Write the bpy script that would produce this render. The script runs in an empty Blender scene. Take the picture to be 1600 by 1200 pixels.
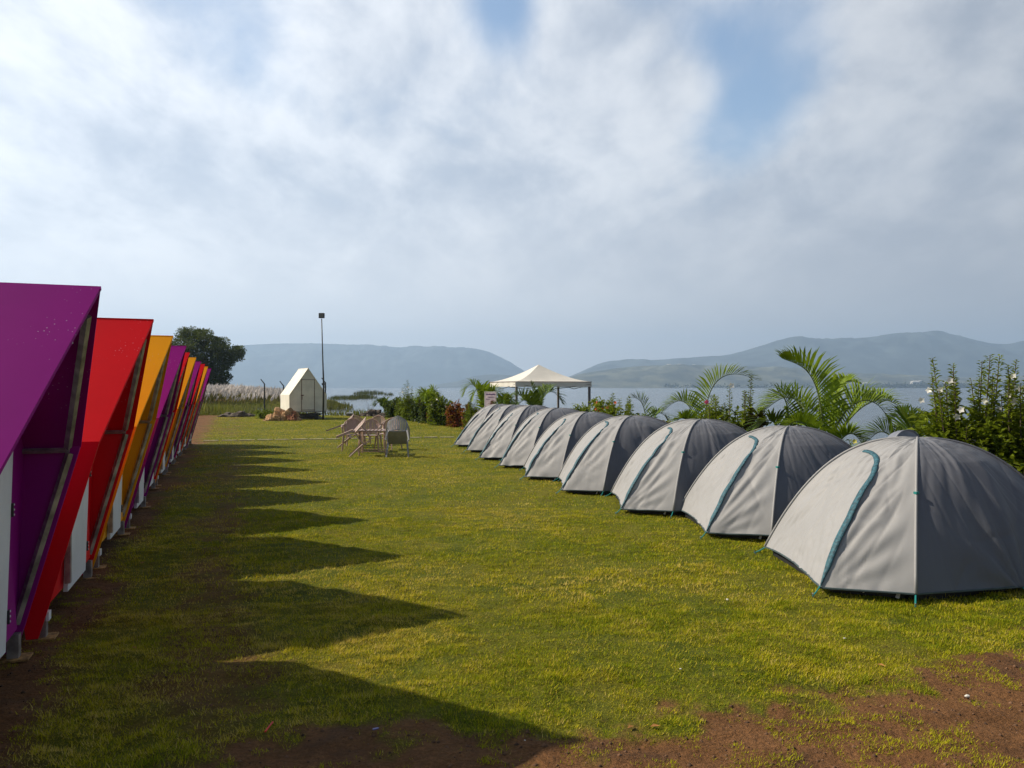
import bpy, math, random
import numpy as np
from mathutils import Vector, Matrix, noise
rng = np.random.default_rng(7); random.seed(7)
S = bpy.context.scene; COL = S.collection
PI = math.pi; R = math.radians
# ------------------------------------------------------------------ camera
FOC, HZ = 1180.0, 605.0              # focal length in photo pixels, horizon row
cam = bpy.data.objects.new('camera', bpy.data.cameras.new('camera')); COL.objects.link(cam)
cam.data.sensor_width = 36; cam.data.lens = 36*FOC/1600
cam.data.clip_start = .05; cam.data.clip_end = 12000
cam.location = (0, 0, 1.6); cam.rotation_euler = (R(90)+math.atan((HZ-600)/FOC), 0, 0)
S.camera = cam
# ------------------------------------------------------------------ light
SUNV = Vector((-1.14, .21, .98)).normalized()      # towards the sun
SUN_EL = math.asin(SUNV.z); SUN_AZ = math.atan2(SUNV.x, SUNV.y)
sun = bpy.data.lights.new('sun', 'SUN'); sun.energy = 5.0; sun.angle = R(.9); sun.color = (1, .88, .71)
so = bpy.data.objects.new('sun', sun); COL.objects.link(so)
so.rotation_euler = SUNV.to_track_quat('Z', 'Y').to_euler()
S.view_settings.view_transform = 'Standard'; S.view_settings.look = 'None'
S.view_settings.exposure = .22; S.view_settings.gamma = 1
S.cycles.max_bounces = 7; S.cycles.diffuse_bounces = 3; S.cycles.glossy_bounces = 3
S.cycles.transmission_bounces = 4; S.cycles.transparent_max_bounces = 8; S.cycles.volume_bounces = 1

class NT:
    """tiny node helper"""
    def __init__(s, tree): s.t = tree; s.n = tree.nodes; s.l = tree.links
    def new(s, kind, **kw):
        nd = s.n.new(kind)
        for k, v in kw.items(): setattr(nd, k, v)
        return nd
    def put(s, sock, v):
        if hasattr(v, 'is_linked') or isinstance(v, bpy.types.NodeSocket): s.l.new(v, sock)
        elif isinstance(v, (tuple, list)) and len(v) == 3 and sock.type == 'RGBA': sock.default_value = (*v, 1)
        else: sock.default_value = v
    def math(s, op, a, b=0.0, c=None, clamp=False):
        m = s.new('ShaderNodeMath', operation=op); m.use_clamp = clamp
        s.put(m.inputs[0], a); s.put(m.inputs[1], b)
        if c is not None: s.put(m.inputs[2], c)
        return m.outputs[0]
    def vmath(s, op, a, b=(0, 0, 0)):
        m = s.new('ShaderNodeVectorMath', operation=op); s.put(m.inputs[0], a); s.put(m.inputs[1], b)
        return m.outputs['Value'] if op in ('DOT_PRODUCT', 'LENGTH', 'DISTANCE') else m.outputs['Vector']
    def noise(s, vec, scale, detail=4, rough=.55, dist=0.0):
        m = s.new('ShaderNodeTexNoise'); s.put(m.inputs['Vector'], vec)
        m.inputs['Scale'].default_value = scale; m.inputs['Detail'].default_value = detail
        m.inputs['Roughness'].default_value = rough; m.inputs['Distortion'].default_value = dist
        return m.outputs['Fac']
    def ramp(s, v, lo, hi, a=0.0, b=1.0, smooth=True):
        m = s.new('ShaderNodeMapRange'); m.interpolation_type = 'SMOOTHSTEP' if smooth else 'LINEAR'
        s.put(m.inputs['Value'], v)
        for k, x in zip(('From Min', 'From Max', 'To Min', 'To Max'), (lo, hi, a, b)): s.put(m.inputs[k], x)
        return m.outputs['Result']
    def mix(s, f, a, b, mode='MIX'):
        m = s.new('ShaderNodeMix', data_type='RGBA', blend_type=mode)
        s.put(m.inputs['Factor'], f); s.put(m.inputs[6], a); s.put(m.inputs[7], b)
        return m.outputs[2]

w = bpy.data.worlds.new('World'); S.world = w; w.use_nodes = True
k = NT(w.node_tree); k.n.clear()
out = k.new('ShaderNodeOutputWorld')
sky = k.new('ShaderNodeTexSky'); sky.sky_type = 'NISHITA'; sky.sun_disc = False
sky.sun_elevation = SUN_EL; sky.sun_rotation = SUN_AZ; sky.dust_density = .6; sky.air_density = 1.2
bsky = k.new('ShaderNodeBackground'); k.l.new(sky.outputs[0], bsky.inputs[0]); bsky.inputs[1].default_value = .14
tc = k.new('ShaderNodeTexCoord'); dirv = k.vmath('NORMALIZE', tc.outputs['Generated'])
sep = k.new('ShaderNodeSeparateXYZ'); k.l.new(dirv, sep.inputs[0])
dx, dy, dz = sep.outputs
zz = k.math('ADD', k.math('MAXIMUM', dz, 0.0), .42)
comb = k.new('ShaderNodeCombineXYZ')
k.l.new(k.math('DIVIDE', dx, zz), comb.inputs[0]); k.l.new(k.math('DIVIDE', dy, zz), comb.inputs[1])
cp = comb.outputs[0]
rotm = k.new('ShaderNodeMapping'); k.l.new(cp, rotm.inputs['Vector'])
rotm.inputs['Rotation'].default_value = (0, 0, R(-40)); rotm.inputs['Scale'].default_value = (1.0, .75, 1)
rotm.inputs['Location'].default_value = (12.4, 3.3, 0)
n1 = k.noise(rotm.outputs[0], 1.45, 7, .52, .35)
n2 = k.noise(rotm.outputs[0], 4.2, 7, .57, .3)
n3 = k.noise(cp, .8, 4, .5)
n4 = k.noise(rotm.outputs[0], 11.0, 5, .55, .15)
cov = k.math('ADD', k.math('MULTIPLY', n1, .85), k.math('ADD', k.math('MULTIPLY', n2, .50), k.math('MULTIPLY', n4, .12)))
# clearer gaps in the cloud where the photograph shows them (directions on the sky dome)
def blob(px, py, rad, amt):
    v = Vector(((px-800)/FOC, 1, (HZ-py)/FOC)).normalized()
    dd = k.vmath('DISTANCE', dirv, tuple(v))
    return k.math('MULTIPLY', k.ramp(dd, 0, rad), -amt), amt
for (px, py, rad, amt) in [(1235, 100, .17, -.34), (1160, 200, .10, -.19), (1030, 290, .15, -.14), (785, 10, .08, -.28), (1110, 60, .08, -.12),
                           (350, 70, .17, -.10), (640, 150, .1, -.03), (1000, 100, .05, -.10), (1440, 180, .22, .22), (1500, 40, .2, .16), (600, 90, .16, .10),
                           (960, 110, .12, .14), (1080, 130, .06, .12), (900, 30, .08, .14), (1250, 300, .14, .08), (180, 250, .3, .10), (1560, 20, .1, .1)]:
    v = Vector(((px-800)/FOC, 1, (HZ-py)/FOC)).normalized()
    f = k.ramp(k.vmath('DISTANCE', dirv, tuple(v)), 0, rad, amt, 0)
    cov = k.math('ADD', cov, f)
# haze makes the low sky an even veil, unseen cloud behind and overhead thinned for less fill light
cov = k.math('ADD', cov, k.ramp(dz, .36, .0, 0, .5))
cov = k.math('ADD', cov, k.ramp(dy, .15, -.6, 0, -.16))
cov = k.math('ADD', cov, k.ramp(dz, .5, .9, 0, -.2))
cfac = k.ramp(cov, .42, .78)
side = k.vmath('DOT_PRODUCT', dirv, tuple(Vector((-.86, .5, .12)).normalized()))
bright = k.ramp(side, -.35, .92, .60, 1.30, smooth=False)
bright = k.math('MULTIPLY', bright, k.ramp(dz, .46, .75, 1, .30))          # out-of-view cloud overhead and behind made dark to lower the fill light
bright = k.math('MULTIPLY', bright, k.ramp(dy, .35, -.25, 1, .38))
ctex = k.math('ADD', k.math('MULTIPLY', n2, .80), k.math('ADD', k.math('MULTIPLY', n1, .42), k.math('MULTIPLY', n4, .32)))
ccol = k.mix(k.ramp(ctex, .58, .94), (.43, .48, .565), (.79, .81, .845))
lowcol = k.mix(k.ramp(side, -.1, .8), (.56, .545, .57), (.84, .83, .84))
ccol = k.mix(k.ramp(dz, .30, .02), ccol, lowcol)
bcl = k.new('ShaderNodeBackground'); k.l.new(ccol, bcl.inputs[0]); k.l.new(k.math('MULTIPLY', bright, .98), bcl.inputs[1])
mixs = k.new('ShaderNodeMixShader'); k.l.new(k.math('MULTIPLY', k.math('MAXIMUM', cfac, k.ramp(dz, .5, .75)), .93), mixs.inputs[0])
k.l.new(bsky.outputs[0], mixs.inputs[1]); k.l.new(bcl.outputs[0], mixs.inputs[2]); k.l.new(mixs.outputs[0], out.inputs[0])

# ------------------------------------------------------------------ helpers
def P(px, Y, z=0.0): return Vector(((px-800)/FOC*Y, Y, z))
def Zat(py, Y): return 1.6 + (HZ-py)/FOC*Y
MATS = {}
def mat(name, col, rough=.6, var=.12, scale=6.0, bump=0.0, bscale=40.0, metallic=0.0, spec=.5, tint=False, trans=0.0, col2=None, spots=None, coord='Object'):
    if name in MATS: return MATS[name]
    m = bpy.data.materials.new(name); m.use_nodes = True; t = NT(m.node_tree); t.n.clear()
    o = t.new('ShaderNodeOutputMaterial'); p = t.new('ShaderNodeBsdfPrincipled')
    tcn = t.new('ShaderNodeTexCoord').outputs[coord]
    nz = t.noise(tcn, scale, 5, .6)
    c2 = col2 or tuple(c*(1-2*var) for c in col)
    c1 = tuple(min(1, c*(1+var)) for c in col)
    c = t.mix(t.ramp(nz, .3, .7), c2, c1)
    if tint:
        at = t.new('ShaderNodeAttribute', attribute_name='tint').outputs['Fac']
        c = t.mix(1.0, c, t.mix(at, (.45, .55, .5), (1.75, 1.5, .9)), 'MULTIPLY')
    if spots:
        vor = t.new('ShaderNodeTexVoronoi'); vor.inputs['Scale'].default_value = spots[1]; t.l.new(tcn, vor.inputs['Vector'])
        cl = t.ramp(t.noise(tcn, 2.6, 3), .48, .66)
        sp = t.math('MULTIPLY', t.ramp(vor.outputs['Distance'], spots[2], spots[2]*.55), cl)
        c = t.mix(sp, c, spots[0])
    t.put(p.inputs['Base Color'], c); p.inputs['Roughness'].default_value = rough
    p.inputs['Metallic'].default_value = metallic; p.inputs['Specular IOR Level'].default_value = spec
    if bump:
        b = t.new('ShaderNodeBump'); b.inputs['Strength'].default_value = bump; b.inputs['Distance'].default_value = .02
        t.l.new(t.noise(tcn, bscale, 5, .6), b.inputs['Height']); t.l.new(b.outputs[0], p.inputs['Normal'])
    sh = p.outputs[0]
    if trans:
        tr = t.new('ShaderNodeBsdfTranslucent'); t.put(tr.inputs[0], t.mix(.5, c, (.25, .32, .02)) if tint else c)
        mx = t.new('ShaderNodeMixShader'); mx.inputs[0].default_value = trans
        t.l.new(sh, mx.inputs[1]); t.l.new(tr.outputs[0], mx.inputs[2]); sh = mx.outputs[0]
    t.l.new(sh, o.inputs[0]); MATS[name] = m
    return m

def meta(o, label=None, cat=None, group=None, kind=None):
    for a, v in (('label', label), ('category', cat), ('group', group), ('kind', kind)):
        if v: o[a] = v
    return o
def empty(name, loc, rz=0, **kw):
    o = bpy.data.objects.new(name, None); COL.objects.link(o); o.location = loc; o.rotation_euler = (0, 0, rz)
    o.empty_display_size = .1
    return meta(o, **kw)
def link(name, me, m=None, parent=None, **kw):
    o = bpy.data.objects.new(name, me); COL.objects.link(o)
    if m and not me.materials: me.materials.append(m)
    if parent: o.parent = parent
    return meta(o, **kw)
def copy_tree(o, parent=None):
    c = o.copy(); COL.objects.link(c); c.parent = parent
    for ch in list(o.children): copy_tree(ch, c)
    return c

class MB:
    def __init__(s): s.v = []; s.f = []
    def add(s, vs, fs):
        n = len(s.v); s.v += [tuple(v) for v in vs]; s.f += [tuple(n+i for i in f) for f in fs]; return s
    def box(s, c, d, rot=None):
        c = Vector(c); vs = []
        for x in (-.5, .5):
            for y in (-.5, .5):
                for z in (-.5, .5):
                    p = Vector((x*d[0], y*d[1], z*d[2]))
                    if rot is not None: p = rot @ p
                    vs.append(c+p)
        return s.add(vs, [(0, 1, 3, 2), (4, 6, 7, 5), (0, 4, 5, 1), (2, 3, 7, 6), (0, 2, 6, 4), (1, 5, 7, 3)])
    def slab(s, poly, off):
        """flat polygon given a thickness vector"""
        n = len(poly); a = [Vector(p) for p in poly]; b = [p+Vector(off) for p in a]
        nr = (a[1]-a[0]).cross(a[2]-a[0])
        fs = [tuple(range(n)), tuple(range(2*n-1, n-1, -1))]+[(i, n+i, n+(i+1) % n, (i+1) % n) for i in range(n)]
        if nr.dot(Vector(off)) > 0: fs = [tuple(reversed(f)) for f in fs]
        return s.add(a+b, fs)
    def tube(s, pts, r, n=8, cap=True, flat=1.0):
        pts = [Vector(p) for p in pts]; rs = r if isinstance(r, (list, tuple)) else [r]*len(pts)
        rings = []; prev = None
        for i, p in enumerate(pts):
            t = (pts[min(i+1, len(pts)-1)]-pts[max(i-1, 0)]).normalized()
            if prev is None:
                a = t.cross(Vector((0, 0, 1)))
                if a.length < .05: a = t.cross(Vector((0, 1, 0)))
                a.normalize()
            else:
                a = (prev-t*prev.dot(t)).normalized()
            prev = a; b = t.cross(a)
            rings.append([p+(a*math.cos(2*PI*j/n)+b*math.sin(2*PI*j/n)*flat)*rs[i] for j in range(n)])
        vs = [q for rg in rings for q in rg]
        fs = [(i*n+j, i*n+(j+1) % n, (i+1)*n+(j+1) % n, (i+1)*n+j) for i in range(len(pts)-1) for j in range(n)]
        if cap: fs += [tuple(range(n-1, -1, -1)), tuple(range((len(pts)-1)*n, len(pts)*n))]
        return s.add(vs, fs)
    def build(s, name, m, parent=None, smooth=False, bevel=0, **kw):
        me = bpy.data.meshes.new(name); me.from_pydata(s.v, [], s.f); me.update()
        if smooth: me.polygons.foreach_set('use_smooth', [True]*len(me.polygons))
        o = link(name, me, m, parent, **kw)
        if bevel:
            bv = o.modifiers.new('bevel', 'BEVEL'); bv.width = bevel; bv.segments = 2; bv.limit_method = 'ANGLE'; bv.angle_limit = R(50)
        return o

def grid_mesh(name, fn, nu, nv, smooth=True, thick=None):
    vs = [fn(i/nu, j/nv) for j in range(nv+1) for i in range(nu+1)]
    fs = [(j*(nu+1)+i, j*(nu+1)+i+1, (j+1)*(nu+1)+i+1, (j+1)*(nu+1)+i) for j in range(nv) for i in range(nu)]
    me = bpy.data.meshes.new(name); me.from_pydata(vs, [], fs); me.update()
    if smooth: me.polygons.foreach_set('use_smooth', [True]*len(me.polygons))
    return me

def tri_mesh(name, V, F, tint=None):
    """V (n,3), F (m,3) numpy -> mesh quickly, with an optional per-vertex tint"""
    V = np.ascontiguousarray(V, dtype=np.float32); F = np.ascontiguousarray(F, dtype=np.int32)
    me = bpy.data.meshes.new(name); me.vertices.add(len(V)); me.vertices.foreach_set('co', V.ravel())
    me.loops.add(F.size); me.loops.foreach_set('vertex_index', F.ravel())
    me.polygons.add(len(F)); me.polygons.foreach_set('loop_start', np.arange(len(F), dtype=np.int32)*3)
    if tint is not None:
        a = me.attributes.new('tint', 'FLOAT', 'POINT'); a.data.foreach_set('value', np.ascontiguousarray(tint, dtype=np.float32))
    me.update(calc_edges=True)
    return me

class Leaves:
    """many small folded leaves; base point, direction, face normal, length, width"""
    def __init__(s): s.b = []; s.d = []; s.n = []; s.l = []; s.w = []; s.t = []
    def add(s, b, d, n, l, wd, t=.5): s.b.append(tuple(b)); s.d.append(tuple(d)); s.n.append(tuple(n)); s.l.append(l); s.w.append(wd); s.t.append(t)
    def mesh(s, name, fold=.25, droop=.0):
        b = np.array(s.b, dtype=np.float64); d = np.array(s.d); n = np.array(s.n); l = np.array(s.l)[:, None]; wd = np.array(s.w)[:, None]
        d /= np.linalg.norm(d, axis=1, keepdims=True)+1e-9
        sd = np.cross(d, n); sd /= np.linalg.norm(sd, axis=1, keepdims=True)+1e-9
        up = np.cross(sd, d)
        m = b+d*l*.45; tip = b+d*l; tip[:, 2] -= (l*droop)[:, 0]
        V = np.stack([b, m-sd*wd*.5+up*wd*fold, tip, m+sd*wd*.5+up*wd*fold], 1).reshape(-1, 3)
        i = np.arange(len(b))[:, None]*4
        F = np.concatenate([i+np.array([0, 1, 2]), i+np.array([0, 2, 3])], 1).reshape(-1, 3)
        return tri_mesh(name, V, F, np.repeat(np.array(s.t), 4))

def rv(): 
    v = Vector((random.gauss(0, 1), random.gauss(0, 1), random.gauss(0, 1))); return v.normalized()

# numpy fractal noise used by both the soil map and the grass blades
_T = rng.random((256, 256))
def vnoise(x, y):
    xi = np.floor(x).astype(int); yi = np.floor(y).astype(int); fx = x-xi; fy = y-yi
    fx = fx*fx*(3-2*fx); fy = fy*fy*(3-2*fy)
    g = lambda a, b: _T[a % 256, b % 256]
    return (g(xi, yi)*(1-fx)+g(xi+1, yi)*fx)*(1-fy)+(g(xi, yi+1)*(1-fx)+g(xi+1, yi+1)*fx)*fy
def fbm(x, y, sc, o=4):
    s = 0; a = .5; t = 0
    for i in range(o):
        s = s+a*vnoise(x*sc+17.3*i, y*sc+9.1*i); t += a; sc *= 2.07; a *= .55
    return s/t
RV = Vector((-.3431, .9393, 0)); FV = Vector((.9393, .3431, 0))
def su(x, y): return -.3431*x+.9393*y, .9393*x+.3431*y      # along the row, across the lawn
def sstep(a, b, x): t = np.clip((x-a)/(b-a), 0, 1); return t*t*(3-2*t)
def dirt_map(x, y):
    """1 = bare soil, 0 = lawn"""
    s, u = su(x, y)
    yb = 3.22+.29*(x+1.3)+.05*np.maximum(x-2.0, 0)
    n = fbm(x, y, 1.1, 5)-.5; nf = fbm(x+40, y+11, 5.0, 4)-.5
    d = sstep(-.10, .14, yb-y+n*1.3+nf*.75)
    d = np.maximum(d, sstep(.62, .9, 1-np.hypot((x-3.35)/1.0, (y-5.0)/.30)+n*1.2+nf*1.5)*.85)   # bare patch by the nearest tent
    strip = 1-np.abs(u+.15)/.55                                                           # worn strip before the pods
    d = np.maximum(d, sstep(.35, 1.2, strip+n*2.2+nf*1.2)*.7*(s > 1)*(u < 2))
    d = np.maximum(d, sstep(0.0, .3, -.75-u+n*.7))                                            # under the pods
    d = np.maximum(d, sstep(0, .25, np.minimum.reduce([y-23.4+n, 40.5-y+n, (-.405*y-.15+n*.8)-x]))*.9)  # brown plot in the far corner
    return np.clip(d, 0, 1)

# ------------------------------------------------------------------ ground sheet
LAKE = -.6
def micro(x, y):
    return ((fbm(x, y, 2.3, 3)-.5)*.035+(fbm(x*.8, y*1.3, 7.5, 3)-.5)*.040)
def land(x, y):
    s, u = su(x, y)
    n = (fbm(x, y, .25, 3)-.5)
    e = np.minimum(10.2-u+n*1.2+np.maximum(0, (u-6))*0, 43.2-y+n*1.5+np.maximum(0, -x-16)*.35)   # distance inside the lawn edge
    h = -2.2*sstep(.3, -4.5, e)
    isl = 1-np.hypot((x+52)/34, (y-92)/24)+n*.35          # low island carrying the plume grass
    h = np.maximum(h, -2.2+2.5*sstep(-.15, .22, isl))
    sh = 1-np.hypot((x+30)/18, (y-60)/13)+n*.4            # muddy shallows
    h = np.maximum(h, -2.2+1.55*sstep(-.1, .4, sh))
    back = sstep(-6, -14, y)
    return h*(1-back)
def axis(pts):
    out = []
    for a, b, st in pts: out += list(np.arange(a, b, st))
    return np.array(out+[pts[-1][1]])
ax = axis([(-7400, -400, 500), (-400, -100, 30), (-100, -20, 2.5), (-20, -5, .5), (-5, 6, .038), (6, 20, .5), (20, 100, 8), (100, 400, 30), (400, 7400, 500)])
ay = axis([(-400, -20, 38), (-20, 2.6, .9), (2.6, 9, .038), (9, 26, .2), (26, 60, .8), (60, 120, 2), (120, 400, 28), (400, 7400, 500)])
GX, GY = np.meshgrid(ax, ay)
GZ = land(GX, GY)
near = (np.abs(GX) < 8) & (GY < 12) & (GY > 2)
GZ = GZ+near*micro(GX, GY)
nx, ny = len(ax), len(ay)
me = bpy.data.meshes.new('ground')
V = np.stack([GX, GY, GZ], -1).reshape(-1, 3).astype(np.float32)
ii, jj = np.meshgrid(np.arange(nx-1), np.arange(ny-1)); a0 = (jj*nx+ii).ravel()
Fq = np.stack([a0, a0+1, a0+nx+1, a0+nx], 1).astype(np.int32)
me.vertices.add(len(V)); me.vertices.foreach_set('co', V.ravel()); me.loops.add(Fq.size); me.loops.foreach_set('vertex_index', Fq.ravel())
me.polygons.add(len(Fq)); me.polygons.foreach_set('loop_start', np.arange(len(Fq), dtype=np.int32)*4)
me.polygons.foreach_set('use_smooth', np.ones(len(Fq), dtype=bool))
at = me.attributes.new('dirt', 'FLOAT', 'POINT'); at.data.foreach_set('value', dirt_map(GX, GY).ravel().astype(np.float32))
me.update(calc_edges=True)
gm = bpy.data.materials.new('lawn_and_soil'); gm.use_nodes = True; t = NT(gm.node_tree); t.n.clear()
o_ = t.new('ShaderNodeOutputMaterial'); p_ = t.new('ShaderNodeBsdfPrincipled'); p_.inputs['Roughness'].default_value = .95
p_.inputs['Specular IOR Level'].default_value = .15
tcn = t.new('ShaderNodeTexCoord').outputs['Object']
dr = t.new('ShaderNodeAttribute', attribute_name='dirt').outputs['Fac']
fine = t.noise(tcn, 30, 5, .7); mid = t.noise(tcn, 3.2, 6, .65, .4); big = t.noise(tcn, .7, 4, .55, .3)
stretch = t.new('ShaderNodeMapping'); t.l.new(tcn, stretch.inputs[0]); stretch.inputs['Scale'].default_value = (1.2, 2.2, 1)
tex = t.noise(stretch.outputs[0], 7, 6, .72)
green = t.mix(t.ramp(mid, .32, .68), (.095, .125, .008), (.20, .205, .014))
green = t.mix(t.ramp(big, .40, .68, 0, .75), green, (.24, .205, .022))
green = t.mix(t.ramp(tex, .53, .70, 0, .80), green, (.105, .070, .020))
green = t.mix(t.ramp(tex, .42, .30, 0, .75), green, (.050, .080, .006))
soil = t.mix(t.ramp(mid, .3, .7), (.20, .094, .036), (.31, .150, .060))
soil = t.mix(t.ramp(fine, .5, .72, 0, .8), soil, (.145, .075, .034))
soil = t.mix(t.ramp(t.noise(tcn, 1.1, 5, .65, .6), .54, .66, 0, .75), soil, (.100, .060, .038))
soil = t.mix(t.ramp(t.noise(tcn, 2.3, 5, .6, .3), .56, .70, 0, .6), soil, (.21, .095, .040))
soil = t.mix(t.ramp(t.noise(tcn, 1.7, 4, .6), .55, .72, 0, .6), soil, (.070, .045, .034))
fin2 = t.noise(tcn, 75, 4, .75)
green = t.mix(t.ramp(fin2, .40, .62, .5, 0), green, (.035, .050, .006)); green = t.mix(t.ramp(fin2, .56, .70, 0, .7), green, (.36, .31, .04))
soil = t.mix(t.ramp(t.noise(tcn, 60, 4, .7), .42, .62, .45, 0), soil, (.06, .03, .015))
cf = t.mix(dr, green, soil)
zc = t.new('ShaderNodeSeparateXYZ'); t.l.new(tcn, zc.inputs[0])
cf = t.mix(t.ramp(zc.outputs[2], -.25, -.7), cf, (.075, .065, .038))
t.put(p_.inputs['Base Color'], cf)
bp = t.new('ShaderNodeBump'); bp.inputs['Strength'].default_value = 1.0; bp.inputs['Distance'].default_value = .06
t.l.new(t.math('ADD', t.math('MULTIPLY', tex, .8), t.math('MULTIPLY', fine, .5)), bp.inputs['Height']); t.l.new(bp.outputs[0], p_.inputs['Normal'])
t.l.new(p_.outputs[0], o_.inputs[0])
link('ground', me, gm, kind='structure', label='green lawn with bare brown soil in front')

# lake
lm = bpy.data.materials.new('lake_water'); lm.use_nodes = True; t = NT(lm.node_tree); t.n.clear()
o_ = t.new('ShaderNodeOutputMaterial'); p_ = t.new('ShaderNodeBsdfPrincipled')
tcn = t.new('ShaderNodeTexCoord').outputs['Object']
mp = t.new('ShaderNodeMapping'); t.l.new(tcn, mp.inputs[0]); mp.inputs['Scale'].default_value = (.35, 1.2, 1); mp.inputs['Rotation'].default_value = (0, 0, R(12))
wn = t.noise(mp.outputs[0], 1.1, 6, .62); wb = t.noise(mp.outputs[0], .03, 4, .6)
t.put(p_.inputs['Base Color'], t.mix(t.ramp(wb, .35, .65), (.055, .075, .095), (.085, .105, .125)))
p_.inputs['Roughness'].default_value = .12; p_.inputs['IOR'].default_value = 1.33
bp = t.new('ShaderNodeBump'); bp.inputs['Strength'].default_value = .9; bp.inputs['Distance'].default_value = .10
t.l.new(wn, bp.inputs['Height']); t.l.new(bp.outputs[0], p_.inputs['Normal']); t.l.new(p_.outputs[0], o_.inputs[0])
b = MB(); b.add([(-7300, 5, LAKE), (7300, 5, LAKE), (7300, 7300, LAKE), (-7300, 7300, LAKE)], [(0, 1, 2, 3)])
b.build('lake', lm, kind='structure', label='grey blue lake water')

# ------------------------------------------------------------------ hills
HS = 2.2
def ridge(name, pts, D, depth, seed, m, rough=1.0):
    D *= HS; depth *= HS
    xs = np.array([(p[0]-800)/FOC*D for p in pts]); zs = np.array([1.6+(HZ-p[1])/FOC*D for p in pts])
    N = 240; X = np.linspace(xs[0], xs[-1], N); H = np.interp(X, xs, zs)
    ker = np.ones(5)/5; H = np.convolve(np.pad(H, 2, 'edge'), ker, 'valid')
    K = 34; vs = []
    for j in range(K+1):
        tt = j/K                                     # 0 front foot .. .6 crest .. 1 back foot
        prof = math.sin(min(tt/.6, 1)*PI/2)**1.2 if tt < .6 else math.cos((tt-.6)/.4*PI/2)
        Y = D+(tt-.6)*depth
        yy = np.full(N, Y)
        gul = (fbm(X*1.0+seed*31, yy*.5+seed, 1/ (depth*.13), 5)-.5)
        hh = (H+3)*prof*(1+gul*.55*rough*(1-abs(prof-1)*0)*(1 if tt < .58 else .3)*(prof < .985))-3
        small = (fbm(X+seed*7, yy, .025, 3)-.5)*7.0*prof
        sc = 1 if tt < .6 else 1
        vs.append(np.stack([X*(Y/D)**.3, yy, np.maximum(np.minimum(hh, H*1.0)+small*.6, -3)], -1))
    V = np.concatenate(vs).astype(np.float32)
    ii, jj = np.meshgrid(np.arange(N-1), np.arange(K)); a = (jj*N+ii).ravel()
    F = np.concatenate([np.stack([a, a+1, a+N+1], 1), np.stack([a, a+N+1, a+N], 1)])
    me = tri_mesh(name, V, F); me.polygons.foreach_set('use_smooth', np.ones(len(F), dtype=bool))
    return link(name, me, m, kind='structure')
hillm = mat('hill_forest', (.065, .08, .075), .95, .35, .008, .0, coord='Object', col2=(.022, .030, .028))
hillf = mat('hill_fields', (.10, .105, .07), .95, .4, .012, .0, col2=(.025, .035, .028), coord='Object')
ridge('hills', [(120, 600), (230, 575), (300, 552), (360, 541), (430, 537), (500, 537), (560, 539), (600, 541), (632, 544), (645, 541), (700, 543), (740, 544), (765, 550), (790, 562), (815, 577), (835, 590), (855, 600), (870, 606)], 3000, 900, 3, hillm)
ridge('hills', [(650, 606), (690, 600), (715, 596), (740, 588), (765, 585), (790, 586), (820, 590), (860, 597), (900, 606)], 1800, 380, 5, hillm)
ridge('hills', [(850, 607), (885, 590), (905, 582), (940, 566), (980, 562), (1020, 563), (1070, 560), (1100, 557), (1130, 556), (1160, 549), (1190, 540), (1220, 530), (1245, 527), (1280, 530), (1310, 530), (1350, 528), (1390, 523), (1430, 521), (1447, 518), (1480, 522), (1510, 530), (1545, 538), (1575, 538), (1600, 532), (1660, 520), (1800, 525), (1950, 560), (2050, 600)], 2250, 800, 8, hillm, .8)
ridge('hills', [(860, 607), (890, 588), (910, 584), (950, 577), (1000, 572), (1060, 570), (1110, 571), (1180, 573), (1260, 576), (1330, 583), (1420, 586), (1500, 590), (1600, 588), (1750, 585), (1900, 600), (1960, 607)], 1400, 350, 11, hillf)
ridge('hills', [(1100, 606), (1140, 604), (1180, 602.5), (1250, 602), (1330, 600.5), (1360, 599), (1420, 600.5), (1500, 600), (1600, 600), (1750, 600), (1900, 604)], 1150, 90, 14, hillm, 2.0)
# dark tree line along the far shore and pale houses above it
b = MB(); tb = Leaves()
for i in range(1500):
    px = random.choice([random.uniform(1040, 1900), random.uniform(1340, 1600), random.uniform(1440, 1640)]); Y = random.uniform(1085, 1110)*HS
    base = P(px, Y, -.5); h = HS*random.uniform(2, 6)*(1.5 if random.random() < .1 else 1)
    for q in range(4): tb.add(base+Vector((random.uniform(-7, 7), random.uniform(-4, 4), h*random.random())), rv()+Vector((0, 0, .4)), rv(), random.uniform(4, 8), random.uniform(4, 7), random.random())
link('treeline', tb.mesh('treeline'), mat('far_foliage', (.045, .06, .03), .9, .3, .05), kind='stuff', label='dark tree line along the far lake shore')
for i, (px, py, D, wd) in enumerate([(1430, 597, 1190, 12), (1438, 595, 1200, 5), (1480, 598, 1190, 9), (1275, 600, 1300, 22), (1300, 600.5, 1290, 14), (1352, 599, 1190, 8), (1062, 569.5, 1398, 7), (1045, 570, 1396, 8), (1084, 570, 1399, 5), (1215, 600, 1350, 14)]):
    D *= HS; wd *= HS
    c = P(px, D, Zat(py, D)); b = MB(); hh = wd*.55
    b.box(c-Vector((0, 0, hh/2+2)), (wd, wd*.6, hh+5)); b.add([c+Vector((sx*wd*.55, sy*wd*.35, .4)) for sx, sy in ((-1, -1), (1, -1), (1, 1), (-1, 1))]+[c+Vector((-wd*.3, 0, hh*.35)), c+Vector((wd*.3, 0, hh*.35))], [(0, 1, 5, 4), (2, 3, 4, 5), (1, 2, 5), (3, 0, 4), (3, 2, 1, 0)])
    b.build('house', mat('pale_house', (.55, .54, .5), .8), None, label=('tiny block on the crest of the low hill across the lake' if py < 580 else 'tiny pale house near the far lake shore'), cat='house', group=('blocks on the hill crest' if py < 580 else 'pale houses across the lake'))

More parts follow.
